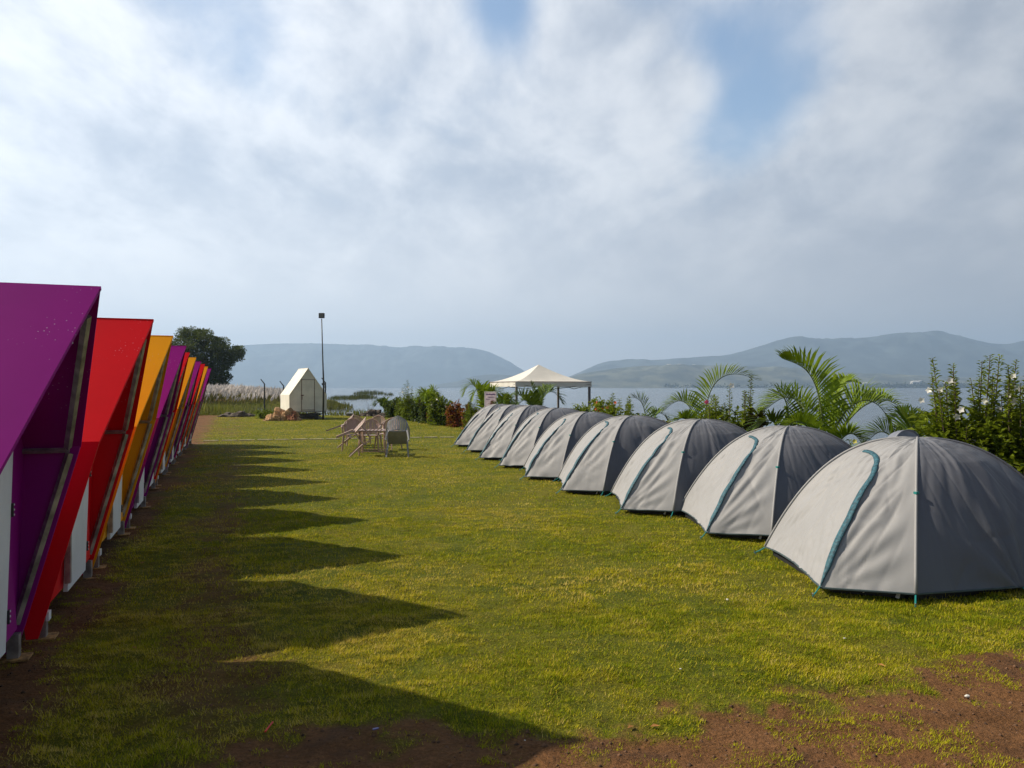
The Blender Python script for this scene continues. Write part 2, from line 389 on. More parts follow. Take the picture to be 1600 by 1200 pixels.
# ------------------------------------------------------------------ haze
hz = bpy.data.materials.new('haze_air'); hz.use_nodes = True; t = NT(hz.node_tree); t.n.clear()
o_ = t.new('ShaderNodeOutputMaterial'); v_ = t.new('ShaderNodeVolumePrincipled')
v_.inputs['Color'].default_value = (.55, .75, 1, 1); v_.inputs['Density'].default_value = .00022; v_.inputs['Anisotropy'].default_value = .3
t.l.new(v_.outputs[0], o_.inputs['Volume'])
b = MB(); b.box((0, 3450, 253), (15600, 8300, 513)); b.build('haze', hz, kind='stuff', label='thin bluish haze over the lake and hills')

# ------------------------------------------------------------------ grass blades of the lawn
def blades(n, x0, x1, y0, y1, hgt, wid, wedge=.74, seed=1, dens=None):
    g = np.random.default_rng(seed)
    y = y0+(y1-y0)*g.random(n); x = x0+(x1-x0)*g.random(n)
    keep = np.abs(x) < y*wedge+.6; x, y = x[keep], y[keep]
    d = dirt_map(x, y); s, u = su(x, y)
    keep = (g.random(len(x)) > d*1.0+.02*(1-d)) & (u < 9.6) & (y < 43)
    clump = fbm(x, y, 9.0, 3)*.6+fbm(x+3, y+8, 2.2, 2)*.4
    weeds = (d > .5) & (g.random(len(x)) < sstep(.53, .64, clump)*.6) & (y < 6)
    thin = g.random(len(x)) < (.38+.9*sstep(.36, .58, fbm(x+5, y+9, 3.3, 3)))*(.55+.6*sstep(.35, .6, fbm(x, y, 13, 2)))
    keep = (keep & thin) | weeds
    x, y, d, clump, weeds = x[keep], y[keep], d[keep], clump[keep], weeds[keep]; m = len(x)
    z = np.where((np.abs(x) < 8) & (y < 12), micro(x, y), 0)-.004
    a = g.random(m)*2*PI; lean = g.random(m)*1.6+.3; h = hgt*(.5+.9*g.random(m))*(.55+.9*fbm(x+70, y, 2.1, 3))*(.45+1.1*fbm(x, y+50, 15, 2))
    h = np.where(weeds, h*.8, h)
    wd = wid*(.7+.6*g.random(m))
    b0 = np.stack([x, y, z], 1); dv = np.stack([np.cos(a)*lean, np.sin(a)*lean, np.ones(m)], 1); dv /= np.linalg.norm(dv, axis=1, keepdims=True)
    sd = np.stack([-np.sin(a), np.cos(a), np.zeros(m)], 1)*wd[:, None]*.5
    tip = b0+dv*h[:, None]
    V = np.stack([b0-sd, b0+sd, tip], 1).reshape(-1, 3)
    patch = fbm(x, y, .8, 4); p2 = fbm(x+30, y+30, 4.0, 3)
    yel = sstep(.40, .66, patch)*.55+sstep(.42, .68, p2)*.45
    tint = np.clip(yel*.65+g.random(m)*.34+(g.random(m) < .20)*.5-(g.random(m) < .15)*.35, 0, 1)
    tint = np.where(weeds, .25+.3*g.random(m), tint)
    return V, np.repeat(tint, 3)
gb = bpy.data.materials.new('grass_blade'); gb.use_nodes = True; t = NT(gb.node_tree); t.n.clear()
o_ = t.new('ShaderNodeOutputMaterial'); p_ = t.new('ShaderNodeBsdfPrincipled'); p_.inputs['Roughness'].default_value = .6; p_.inputs['Specular IOR Level'].default_value = .06
at = t.new('ShaderNodeAttribute', attribute_name='tint').outputs['Fac']
cr = t.new('ShaderNodeValToRGB'); t.l.new(at, cr.inputs[0])
e = cr.color_ramp.elements; e[0].position = 0; e[0].color = (.150, .215, .007, 1); e[1].position = 1; e[1].color = (.70, .54, .16, 1)
for pos, c in ((.35, (.38, .385, .010, 1)), (.7, (.58, .48, .022, 1))):
    q = e.new(pos); q.color = c
t.put(p_.inputs['Base Color'], cr.outputs[0])
tr = t.new('ShaderNodeBsdfTranslucent'); t.l.new(cr.outputs[0], tr.inputs[0]); mx = t.new('ShaderNodeMixShader'); mx.inputs[0].default_value = .3
t.l.new(p_.outputs[0], mx.inputs[1]); t.l.new(tr.outputs[0], mx.inputs[2]); t.l.new(mx.outputs[0], o_.inputs[0])
parts = [blades(620000, -4.2, 5, 2.9, 5.6, .024, .0042, seed=1), blades(560000, -7, 8, 5.6, 10.0, .026, .0062, seed=2),
         blades(330000, -12, 12, 10, 18, .028, .010, seed=3), blades(260000, -20, 10, 18, 43, .034, .018, wedge=.5, seed=4)]
V = np.concatenate([p[0] for p in parts]); T = np.concatenate([p[1] for p in parts])
link('grass', tri_mesh('grass', V, np.arange(len(V)).reshape(-1, 3), T), gb, kind='stuff', label='short green and straw coloured lawn grass', cat='grass')
del V, T, parts

exec_order = []
# ------------------------------------------------------------------ sleeping pods (left row)
PAINT = {}
for nm, c, c2 in (('purple', (.30, .005, .225), (.275, .005, .21)), ('red', (.78, .003, .012), (.72, .003, .011)), ('yellow', (.90, .40, .004), (.84, .36, .004))):
    PAINT[nm] = mat(nm+'_panel', c, .45, .04, 1.2, .03, 300, col2=c2, spec=.18)
    PAINT[nm+'_roof'] = mat(nm+'_roof_panel', c, .6, .04, 1.2, .03, 300, col2=c2, spec=.08, spots=((.75, .6, .72), 42, .13))
galv = mat('galvanised_steel', (.40, .37, .37), .45, .25, 9, .1, 60, metallic=.6)
whitep = mat('white_door_paint', (.78, .80, .82), .5, .05, 2)
blackm = mat('black_plastic', (.02, .02, .022), .5)
ochre = mat('rusty_foot', (.42, .24, .08), .8, .3, 30)
HW, ZE, ZA, ZB, DP = .87, 1.25, 2.12, .17, -2.4
def uf(z): return -.235*(ZA-z)/(ZA-ZE) if z > ZE else -.235-.295*(ZE-z)/(ZE-ZB)
def make_pod(colour):
    root = empty('sleeping_pod', (0, 0, 0))
    pm, pr = PAINT[colour], PAINT[colour+'_roof']; T = .022
    for s in (-1, 1):
        nrm = Vector((0, s*(ZA-ZE), HW)).normalized()
        MB().slab([(0, 0, ZA), (DP, 0, ZA), (DP, s*HW, ZE), (uf(ZE), s*HW, ZE)], -nrm*T).build('roof_panel', pr, root)
        MB().slab([(uf(ZE), s*HW, ZE-.003), (DP, s*HW, ZE-.003), (DP, s*HW, ZB), (-.66, s*HW, ZB), (-.64, s*HW, .02), (-.575, s*HW, .02), (uf(ZB), s*HW, ZB)], (0, -s*T, 0)).build('side_wall', pm, root)
        # steel tube behind the front edge, bending at the eave
        b = MB(); yi = s*(HW-T-.028)
        b.tube([(uf(ZE)-.055, yi, ZE-.05), (uf(.24)-.055, yi, .20)], .022, 4)
        b.tube([(-.075, s*.07, ZA-.15), (uf(ZE)-.055, s*(HW-.10), ZE-.01)], .022, 4)
        b.tube([(uf(ZE)-.055, yi, ZE-.03), (-.54, yi, ZE-.03)], .016, 4)
        b.build('frame', galv, root)
    def wu(z): return -.57+.03*z
    wl = [(-HW+T, ZB), (HW-T, ZB), (HW-T, ZE-.01), (0, ZA-.06), (-HW+T, ZE-.01)]
    MB().slab([(wu(z), y, z) for y, z in wl], (-.03, 0, 0)).build('front_wall', pm, root)
    # lower corner gusset beside the door
    MB().slab([(wu(.95)+.005, .52, .95), (uf(.2)-.03, HW-T-.06, ZB+.01), (wu(.2)+.02, .52, ZB+.01)], (-.012, 0, 0)).build('gusset', pm, root)
    MB().slab([(DP+.03, y, z) for y, z in ((-HW+T, ZB), (HW-T, ZB), (HW-T, ZE-.01), (0, ZA-.06), (-HW+T, ZE-.01))], (-.03, 0, 0)).build('rear_wall', pm, root)
    MB().box((DP/2-.3, 0, ZB-.022), (-DP-.65, 2*HW-.1, .04)).build('floor_panel', galv, root)
    d = MB().slab([(wu(z)+.03, y, z) for y, z in ((-.19, ZB-.03), (.49, ZB-.03), (.49, 1.52), (-.19, 1.72))], (-.028, 0, 0)).build('door', whitep, root)
    for z in (.33, .92, 1.40):
        b = MB(); b.box((wu(z)+.034, .503, z), (.006, .030, .075)); b.tube([(wu(z)+.038, .492, z-.037), (wu(z)+.038, .492, z+.037)], .005, 6); hg = b.build('hinge', blackm, d)
        b = MB()
        for q in (-.028, 0, .028): b.box((wu(z)+.039, .512, z+q), (.006, .012, .010))
        b.build('screws', whitep, hg)
    b = MB(); b.box((wu(.9)+.036, -.12, .92), (.012, .04, .16)); b.tube([(wu(.9)+.07, -.12, .86), (wu(.9)+.07, -.12, .98)], .009, 6); b.build('handle', galv, d)
    MB().box((wu(.8)+.02, -.225, .86), (.035, .045, 1.3)).build('door_jamb', galv, root)
    b = MB(); b.box((-.17, .05, 1.86), (.05, .12, .065)); b.box((-.17, .05, 1.91), (.03, .04, .04)); b.build('porch_lamp', whitep, root)
    for (x, y) in ((-.57, -.80), (-.57, .80), (-2.2, -.80), (-2.2, .80)):
        l = MB().box((x, y, ZB/2-.01), (.06, .06, ZB-.02)).build('leg', galv, root)
        MB().box((x, y, .008), (.17, .13, .012)).build('base_plate', ochre, l)
        if y < 0 and x > -1: MB().box((x+.01, y+.01, ZB-.03), (.07, .07, .055)).build('end_cap', whitep, l)
    return root
ORD = ['first', 'second', 'third', 'fourth', 'fifth', 'sixth', 'seventh', 'eighth', 'ninth', 'tenth']
cols = ['purple', 'red', 'yellow']*3+['purple']; proto = {}
podlab = ['large purple gable pod nearest the camera at the left edge', 'red gable pod right behind the nearest purple pod', 'yellow gable pod third from the front, behind the nearest red pod',
          'purple gable pod fourth from the front between yellow and red pods', 'narrow looking red gable pod fifth from the front', 'yellow gable pod sixth from the front, before the far tree',
          'purple gable pod seventh from the front', 'red gable pod eighth from the front, mostly hidden', 'yellow gable pod second from the far end of the row', 'purple gable pod at the far end of the row']
for i, c in enumerate(cols):
    if c not in proto: r_ = proto[c] = make_pod(c)
    else: r_ = copy_tree(proto[c])
    jo = [0, .06, .055, .065, .0, 0, 0, 0, 0, .02][i]; r_.location = (-2.118-.6775*i+jo, 3.89+1.855*i+jo*.3, 0); r_.rotation_euler = (0, 0, math.atan2(.3431, .9393))
    meta(r_, podlab[i], 'camping pod', 'row of colourful gable pods')

# ------------------------------------------------------------------ dome tents (right row)
def fabric(name, col, var=.03, trans=.12, rough=.55):
    m = mat(name, col, rough, var, 2.0, .12, 9, spec=.35, trans=trans); return m
lightf = fabric('light_grey_fabric', (.36, .362, .368), trans=.10)
darkf = fabric('slate_fabric', (.128, .135, .158), trans=.03, rough=.5)
teal = mat('teal_zip_tape', (.028, .115, .15), .6, .35, 45, .3, 200, col2=(.010, .040, .060))
tealc = mat('teal_cord', (.02, .28, .27), .5)
tubm = mat('black_groundsheet', (.012, .013, .018), .6)
capm = fabric('cap_grey_fabric', (.22, .24, .29))
HX, HY, TH = .95, .87, 1.15
CR = [Vector((-HX, -HY, 0)), Vector((-HX, HY, 0)), Vector((HX, HY, 0)), Vector((HX, -HY, 0))]
PEG = Vector((-1.44, -.44, 0)); W0 = (PEG.y+HY)/(2*HY)
def make_tent(seed, root, hood=False):
    rnd = random.Random(seed*3+1); VH = rnd.uniform(-.035, .03) if seed > 1 else 0; VP = rnd.uniform(2.3, 2.75) if seed > 1 else 2.5; VZ = rnd.uniform(-.05, .05) if seed > 1 else 0; VS = rnd.uniform(.7, 1.5); sd = Vector((seed*13.7, seed*5.1, 0))
    def pole(c, q): return Vector((c.x*q, c.y*q, .075+(TH+VH-.075)*(1-q**VP)))
    def surf(side, u_, v_):
        """side 0 front (lawn), 1 far, 2 rear, 3 near; u across, v up"""
        c0, c1 = CR[side], CR[(side+1) % 4]; q = 1-v_
        a, b_ = pole(c0, q), pole(c1, q); p = a.lerp(b_, u_)
        mid = math.sin(PI*u_)
        outw = ((c0+c1)*.5).normalized()
        p -= outw*.045*mid*math.sin(PI*v_) if side in (0, 2) else -outw*.10*mid*max(0, 1-abs(v_-.52)*2)**.85   # cloth between the poles
        p.z += .02*mid*(1-q)*q*2
        if side == 0:
            tri = u_/W0 if u_ < W0 else ((1-u_)/(1-W0))**1.25
            off = PEG-CR[0].lerp(CR[1], W0)
            k_ = max(0, 1-v_/.78)**1.12
            p += Vector((off.x, 0, 0))*tri*k_
            p.z += (.02*math.sin(PI*min(1, max(0, (u_-W0)/(1-W0))))-.02*tri)*(1-v_)**6
        elif side in (1, 3):
            pk = max(0, 1-abs(u_-.5)*2)
            p += outw*.10*pk*(1-v_)**3
        elif side == 2:
            p += outw*.25*max(0, 1-abs(u_-.5)*2)*max(0, 1-v_/.7)
        p.z -= 0.0
        return p
    def wr(side, u_, v_, p):
        edge = min(1, u_*9, (1-u_)*9); env = edge*(1-v_)**.3
        q = Vector((p.x, p.y, p.z))+sd
        d = noise.noise(q*1.5)*.011
        if side == 0:
            r_ = Vector((u_-W0, (v_+.02)*.8, 0)); ang = math.atan2(r_.x, r_.y); L = r_.length
            d += math.sin(ang*21+4*noise.noise(q*.9))*.010*min(1, L*4)*max(0, 1-L*1.15)*(1.2 if u_ < W0 else .55)
            d += noise.noise(Vector((u_*22+noise.noise(q*2)*2, v_*2.2, seed)))*.017*(1 if u_ > W0 else .5)
            d += noise.noise(Vector((u_*9+v_*14, v_*3, seed+4)))*.012
        else:
            r_ = Vector((u_-.5, v_*.8+.02, 0)); ang = math.atan2(r_.x, r_.y); L = r_.length
            d += math.sin(ang*9+4*noise.noise(q*.8))*.017*max(0, 1-L*1.3)
            kk = (.35+.9*max(0, u_-.35)) if hood else .45
            d += noise.noise(Vector((u_*17+noise.noise(q*1.5)*1.6-v_*2, v_*1.7, seed+9)))*.028*kk*(.3+v_) 
            d += noise.noise(Vector((u_*6+v_*4, v_*22, seed+2)))*.014*max(0, v_-.45)*2
        rg = 1-abs(noise.noise(Vector((q.x*2.1+q.y*1.3, q.z*3.1-q.y*2.2, q.y*1.9+seed))))*2.6       # sharp pulled creases
        if rg > 0: d -= rg**5*.009*VS
        r2 = 1-abs(noise.noise(Vector((u_*11+v_*5*(1 if side == 0 else -1), v_*1.4, seed+21))))*3
        if r2 > 0: d -= r2**4*.011*VS*(1 if side == 0 else .45)
        return d*env
    def full(side, u_, v_):
        p = surf(side, u_, v_); e_ = .01
        a = surf(side, min(1, u_+e_), v_)-surf(side, max(0, u_-e_), v_); c = surf(side, u_, min(.995, v_+e_))-surf(side, u_, max(0, v_-e_))
        nr = -a.cross(c) if v_ < .99 else Vector((0, 0, 1))
        if nr.length > 1e-9: nr.normalize()
        if nr.dot(p+Vector((0, 0, .01))) < 0: nr = -nr
        return p+nr*wr(side, u_, v_, p), nr
    nu, nv = (150, 120) if seed < 4 else (64, 54)
    for side, nm, m in ((0, 'front_panel', lightf), (1, 'side_panel', darkf), (2, 'rear_panel', lightf), (3, 'side_panel', darkf)):
        if side in (1, 2): n_u, n_v = 30, 26
        else: n_u, n_v = nu, nv
        def fn(u_, v_, side=side): return full(side, u_, v_*.999)[0]
        link(nm, grid_mesh(nm, fn, n_u, n_v), m, root)
    # pale seams over the poles
    for c in CR:
        pts = [pole(c, 1-v/22)+Vector((c.x, c.y, 0)).normalized()*.004+Vector((0, 0, .004)) for v in range(0, 22)]
        MB().tube(pts, .011, 6).build('pole_sleeve', lightf if c.x < 0 else darkf, root, smooth=True)
    # hem
    b = MB()
    for side in range(4): b.tube([full(side, i/24, 0)[0] for i in range(25)], .008, 5)
    b.build('hem', mat('dark_teal_hem', (.06, .09, .10), .6), root)
    # zip tape from the porch peg up, hooking over towards the far pole
    path = []
    for i in range(41):
        q = i/40
        if q < .66: uu, vv = W0+.012*q, .005+q/.66*.37
        else:
            a = (q-.66)/.34; uu = W0+.008+(.50+VZ*2)*(1-math.cos(a*PI*.5)); vv = .375+(.19+VZ)*math.sin(a*PI*.5)
        path.append((uu, vv))
    vs = []
    for i, (uu, vv) in enumerate(path):
        p, nr = full(0, uu, vv); p2, _ = full(0, *path[min(i+1, 40)]); p1, _ = full(0, *path[max(i-1, 0)])
        tg = (p2-p1).normalized(); sv = nr.cross(tg).normalized(); wd = .010+.024*math.sin(PI*(.10+.885*i/40))**.7*.82
        if i < 4: wd *= (i+1)/5
        for sg in (-1, 1): vs.append(p+sv*sg*wd+nr*.012)
        for sg in (-1, 1): vs.append(p+sv*sg*wd+nr*.002)
    fs = []
    for i in range(40):
        a = i*4; fs += [(a, a+1, a+5, a+4), (a+2, a, a+4, a+6), (a+1, a+3, a+7, a+5)]
    MB().add(vs, fs).build('zip_tape', teal, root, smooth=True)
    # dark inner tub under the fly
    b = MB(); b.box((0, 0, .065), (2*HX-.10, 2*HY-.10, .125)); b.slab([(-HX+.02, -HY+.12, .012), (PEG.x+.12, PEG.y, .012), (-HX+.02, HY-.1, .012)], (0, 0, .03)); b.build('groundsheet', tubm, root)
    # pegs and loops
    for c in (CR[0], CR[1], CR[3], PEG, Vector((.0, -HY-.1, 0))):
        o_ = Vector((c.x, c.y, 0)).normalized(); a = Vector((c.x, c.y, .07))
        MB().tube([a, a+o_*.05+Vector((0, 0, -.035)), a+o_*.10+Vector((0, 0, -.062))], .006, 5).build('peg_loop', tealc, root)
        MB().tube([a+o_*.10+Vector((0, 0, -.04)), a+o_*.07+Vector((0, 0, -.10))], .006, 5).build('tent_peg', galv, root)
    b = MB(); b.slab([(-HX-.02, -HY+.11, .085), (-HX-.02, -HY+.14, .085), (-HX-.055, -HY+.135, .02), (-HX-.055, -HY+.10, .02)], (.003, 0, .003)); b.build('strap', mat('white_webbing', (.7, .68, .63), .8), root)
    MB().box(pole(CR[0], .66)+Vector((-.012, -.012, 0)), (.03, .03, .018)).build('guy_tab', tealc, root)
    if hood:
        def hf(u_, v_):
            a = PI*u_; f_ = math.cos(v_*PI/2)
            return Vector((.14-.145*math.cos(a)*f_, .24+.20*math.sin(v_*PI/2), 1.10+.105*math.sin(a)*f_))
        o_ = link('vent_hood', grid_mesh('vent_hood', hf, 20, 8), capm, root); sm = o_.modifiers.new('solid', 'SOLIDIFY'); sm.thickness = .006
        MB().tube([hf(i/20, 0) for i in range(21)], .006, 5).build('hood_rim', capm, root)
        MB().slab([hf(i/20, .02) for i in range(21)], (0, .012, 0)).build('vent_mesh', mat('grey_mesh', (.30, .32, .36), .8), root)
TP = [(1430, 5.57), (1205, 7.77), (1051.4, 9.30), (942.5, 11.10), (875.5, 12.8), (827, 14.7), (791.5, 16.35), (766.6, 18.3), (744.3, 20.0)]
ta = math.atan2(.32, .947); ca, sa = math.cos(ta), math.sin(ta)
tlab = ['large grey dome tent nearest the camera at the right edge, with raised vent', 'grey dome tent second from the camera', 'grey dome tent third from the camera', 'grey dome tent fourth from the camera',
        'grey dome tent in the middle of the row of nine', 'grey dome tent fourth from the far end of the row', 'grey dome tent third from the far end of the row', 'small looking grey dome tent next to the farthest one', 'farthest grey dome tent below the pink placard']
for i, (px, Y) in enumerate(TP):
    c0 = P(px, Y); ang = ta+[0, .02, -.01, .0, .02, -.02, .01, 0, .02][i]; ca, sa = math.cos(ang), math.sin(ang)
    ctr = c0+Vector((ca*HX-sa*HY, sa*HX+ca*HY, 0))
    make_tent(i+1, empty('dome_tent', ctr, ang, label=tlab[i], cat='tent', group='row of grey dome tents'), hood=(i == 0))

#@@PART2
# ------------------------------------------------------------------ lawn edging
edge = mat('pale_edging_stone', (.55, .48, .30), .9, .2, 5, .2, 40)
A_, B_ = P(318, 22.3), P(712, 24.0); n_ = 15; step = (B_-A_)/n_
sp = None
for i in range(n_):
    if sp is None:
        b = MB(); L = step.length
        b.slab([(0, 0, 0), (L*.93, .01, 0), (L*.95, .10, 0), (.02, .11, 0)], (0, 0, .035)); sp = b.build('edging_stone', edge, bevel=.006); o = sp
    else: o = sp.copy(); COL.objects.link(o)
    o.location = A_+step*i+Vector((0, random.uniform(-.03, .03), -.004)); o.rotation_euler = (0, 0, math.atan2(step.y, step.x)+random.uniform(-.02, .02)); o.scale = (random.uniform(.85, 1), 1, random.uniform(.8, 1.1))
    meta(o, 'long pale edging stone in the line across the lawn', 'edging stone', 'edging stones across the lawn')

# ------------------------------------------------------------------ plastic chairs and table
def plastic(name, c, r_): return mat(name, c, r_, .08, 6, .05, 80)
brown = plastic('brown_plastic', (.42, .29, .225), .35); sheenp = plastic('grey_sheen_plastic', (.26, .26, .265), .2)  # the second is brown plastic with its sky sheen coloured in as grey
def make_chair(m):
    root = empty('plastic_chair', (0, 0, 0))
    def seatf(u_, v_):
        x = -.20+.43*u_; y = (-.5+v_)*(.43+.04*u_); return Vector((x, y, .425-.02*math.cos((v_-.5)*PI)*math.sin(PI*min(1, u_*1.05))+.012*u_-(.03*max(0, u_-.9)*10)*.4))
    s_ = link('seat', grid_mesh('seat', seatf, 12, 12), m, root); sd = s_.modifiers.new('solid', 'SOLIDIFY'); sd.thickness = .012
    # backrest: curved shell with vertical slots
    b = MB()
    def bf(u_, z):
        wz = .235*(1-max(0, (z-.66)/.16)**2.2*.55) if z > .66 else .205+.03*(z-.42)/.24
        y = (u_*2-1)*wz; return Vector((-.19-.10*(z-.42)/.4+.055*(u_*2-1)**2, y, z))
    for j in range(9):
        u0, u1 = j/9+.012, (j+1)/9-.012
        zt = .815-.10*abs((j+.5)/9*2-1)**3
        for q in range(6):
            za, zb = .47+(zt-.47)*q/6, .47+(zt-.47)*(q+1)/6
            b.slab([bf(u0, za), bf(u1, za), bf(u1, zb), bf(u0, zb)], (-.008, 0, 0))
    rim = [bf(0, .42), bf(0, .55), bf(-.0, .66), bf(.03, .74), bf(.13, .79), bf(.3, .82), bf(.5, .83), bf(.7, .82), bf(.87, .79), bf(.97, .74), bf(1, .66), bf(1, .55), bf(1, .42)]
    b.tube(rim, .014, 6); b.tube([bf(i/8, .46) for i in range(9)], .014, 6)
    b.build('backrest', m, root)
    for s in (-1, 1):
        MB().tube([(-.20, s*.225, .42), (-.235, s*.245, .25), (-.29, s*.27, 0)], [.026, .022, .018], 4).build('leg', m, root)
        MB().tube([(.20, s*.225, .43), (.225, s*.24, .22), (.26, s*.26, 0)], [.028, .023, .018], 4).build('leg', m, root)
        MB().tube([(-.20, s*.22, .64), (-.05, s*.262, .66), (.13, s*.268, .65), (.215, s*.262, .62), (.225, s*.245, .52), (.205, s*.23, .42)], [.016, .022, .024, .022, .018, .018], 6, flat=.8).build('armrest', m, root)
    return root
ch = [make_chair(brown), make_chair(sheenp)]; used = [False, False]
def put_chair(px, Y, head, tilt, label, kind=0, sc=.97):
    r_ = ch[kind] if not used[kind] else copy_tree(ch[kind]); used[kind] = True
    f = P(px, Y); t_ = R(tilt); h = R(head)
    if tilt: loc = f-Vector((math.cos(h), math.sin(h), 0))*.26*sc*math.cos(t_)+Vector((0, 0, .26*sc*math.sin(t_)))
    else: loc = f
    r_.location = loc; r_.rotation_euler = (0, t_, h); r_.scale = (sc, sc, sc)
    meta(r_, label, 'chair', 'plastic chairs round the small table')
put_chair(556, 20.9, -75, 0, 'upright brown plastic chair farthest back on the left of the chair cluster')
put_chair(529, 20.1, 5, 58, 'brown plastic chair tipped forward at the far left of the cluster')
put_chair(551, 19.1, -80, 0, 'upright brown plastic chair between the two tipped brown ones')
put_chair(546, 17.55, 12, 56, 'brown plastic chair tipped forward at the near left of the table')
put_chair(578, 18.75, -88, 0, 'upright brown plastic chair in the middle, seen through the table frame')
put_chair(587, 21.0, -100, 0, 'upright brown plastic chair at the back, half hidden by the middle chair')
put_chair(606, 19.4, -110, 0, 'upright brown plastic chair behind the tipped grey one')
put_chair(621, 17.25, 97, 50, 'plastic chair tipped away, sky sheen coloured in as grey, showing its underside, nearest the tents', 1)
root = empty('plastic_table', P(584, 18.0), R(4), label='small brown plastic table among the tipped chairs', cat='table')
b = MB()
for y in (-.3, .3): b.box((0, y, .57), (.66, .06, .03))
for x in (-.3, .3): b.box((x, 0, .57), (.06, .54, .03))
for x in np.linspace(-.22, .22, 6): b.box((x, 0, .572), (.05, .54, .018))
b.build('tabletop', brown, root, bevel=.004)
for x in (-.29, .29):
    for y in (-.27, .27): MB().tube([(x, y, .56), (x*1.06, y*1.06, 0)], [.024, .017], 4).build('leg', brown, root)
for y in (-.27, .27): MB().box((0, y, .09), (.58, .018, .022)).build('stretcher', brown, root)

# ------------------------------------------------------------------ cream gable hut at the far edge of the lawn
cream = mat('cream_panel', (.80, .76, .64), .6, .06, 2, .05, 20); rust = mat('rust', (.16, .06, .025), .9, .3, 30)
root = empty('gable_hut', P(452, 37.2), math.atan2(.97, 1.75), label='cream gable hut on a stand beside the lamp pole', cat='hut')
Wd, Dp, z0, z1, z2 = 1.86, 2.0, .41, 1.22, 2.56
pent = [(0, z0), (Wd, z0), (Wd, z1), (Wd/2, z2-.03), (0, z1)]
MB().slab([(x*.96+.04, .03, z) for x, z in pent], (0, .03, 0)).build('front_wall', cream, root)
MB().slab([(x*.96+.04, Dp-.06, z) for x, z in pent], (0, .03, 0)).build('rear_wall', cream, root)
for x in (0, Wd):
    sg = 1 if x == 0 else -1
    MB().slab([(x, 0, z0), (x, Dp, z0), (x, Dp, z1), (x, 0, z1)], (sg*.03, 0, 0)).build('side_wall', cream, root)
    MB().slab([(x, 0, z1), (x, Dp, z1), (Wd/2, Dp, z2), (Wd/2, 0, z2)], (sg*.03, 0, -.02)).build('roof_panel', cream, root)
d = MB().slab([(Wd*.335, .015, z0+.07), (Wd*.66, .015, z0+.07), (Wd*.66, .015, 1.96), (Wd*.335, .015, 1.96)], (0, .012, 0)).build('door', cream, root)
b = MB(); b.box((Wd*.345, .005, 1.2), (.13, .02, .045)); b.box((Wd*.335, .004, 1.1), (.03, .02, .25)); b.build('latch', rust, d)
b = MB()
for x in (Wd*.327, Wd*.668): b.box((x, .018, 1.18), (.022, .018, 1.56))
b.box((Wd/2, .018, 1.975), (Wd*.36+.02, .018, .022)); b.box((Wd/2, .018, z0+.055), (Wd*.36, .018, .02)); b.build('door_frame', rust, root)
MB().box((Wd/2, Dp/2, z0-.03), (Wd-.04, Dp-.04, .05)).build('floor_frame', galv, root)
dsteel = mat('dark_steel', (.05, .05, .055), .6, .2, 10)
for x in (.5, 1.3):
    for y in (.1, Dp-.15): MB().box((x, y, .185), (.06, .06, .37)).build('leg', dsteel, root)
b = MB(); b.box((Wd*.5, .12, .2), (1.3, .05, .05)); b.box((Wd*.5, .5, .1), (1.5, .05, .05)); b.build('brace', dsteel, root)
o = MB().box((0, 0, .28), (.5, .3, .05)).box((-.05, 0, .13), (.09, .09, .27)).build('small_stand', dsteel, None, bevel=.006, label='small dark stand beside the cream hut', cat='stand'); o.location = P(497, 37.4)

# lamp pole
root = empty('flood_lamp', P(505, 36.9), 0, label='tall thin pole with a square flood lamp beside the cream hut', cat='lamp')
tp = P(502.5, 36.9, 5.05)-P(505, 36.9)
MB().tube([(0, 0, 0), (.02, 0, 1.7), (-.03, 0, 3.2), (tp.x, 0, 4.95)], [.05, .045, .03, .024], 8).build('pole', dsteel, root, smooth=True)
hd = MB().box((tp.x, 0, 5.1), (.28, .10, .25)).build('lamp_head', dsteel, root, bevel=.015)
MB().box((tp.x, -.055, 5.1), (.20, .012, .17)).build('lamp_glass', mat('lamp_glass', (.16, .17, .15), .2), hd)
b = MB(); b.box((0, 0, 1.75), (.12, .12, .1)); b.build('clamp', dsteel, root)
# fence posts
fp = None
for px, Y, zt in ((413.3, 44, 1.79), (443, 44.2, 1.68), (459, 46, 1.75), (508.5, 44, 1.86)):
    g = float(land(np.array([px*0+(px-800)/FOC*Y]), np.array([Y]))[0])
    if fp is None:
        fp = MB().tube([(0, 0, -.5), (0, 0, 1.98), (-.22, 0, 2.26)], [.045, .04, .025], 6).tube([(0, 0, 1.7), (0, 0, 1.75)], .055, 6).build('fence_post', dsteel); o = fp
    else: o = fp.copy(); COL.objects.link(o)
    o.location = P(px, Y, zt-1.98)
    meta(o, {413.3: 'leftmost dark fence post with bent top', 443: 'dark fence post with bent top just left of the cream hut', 459: 'dark fence post mostly hidden behind the cream hut roof', 508.5: 'dark fence post with bent top right of the lamp pole'}[px], 'fence post', 'bent top fence posts by the water')

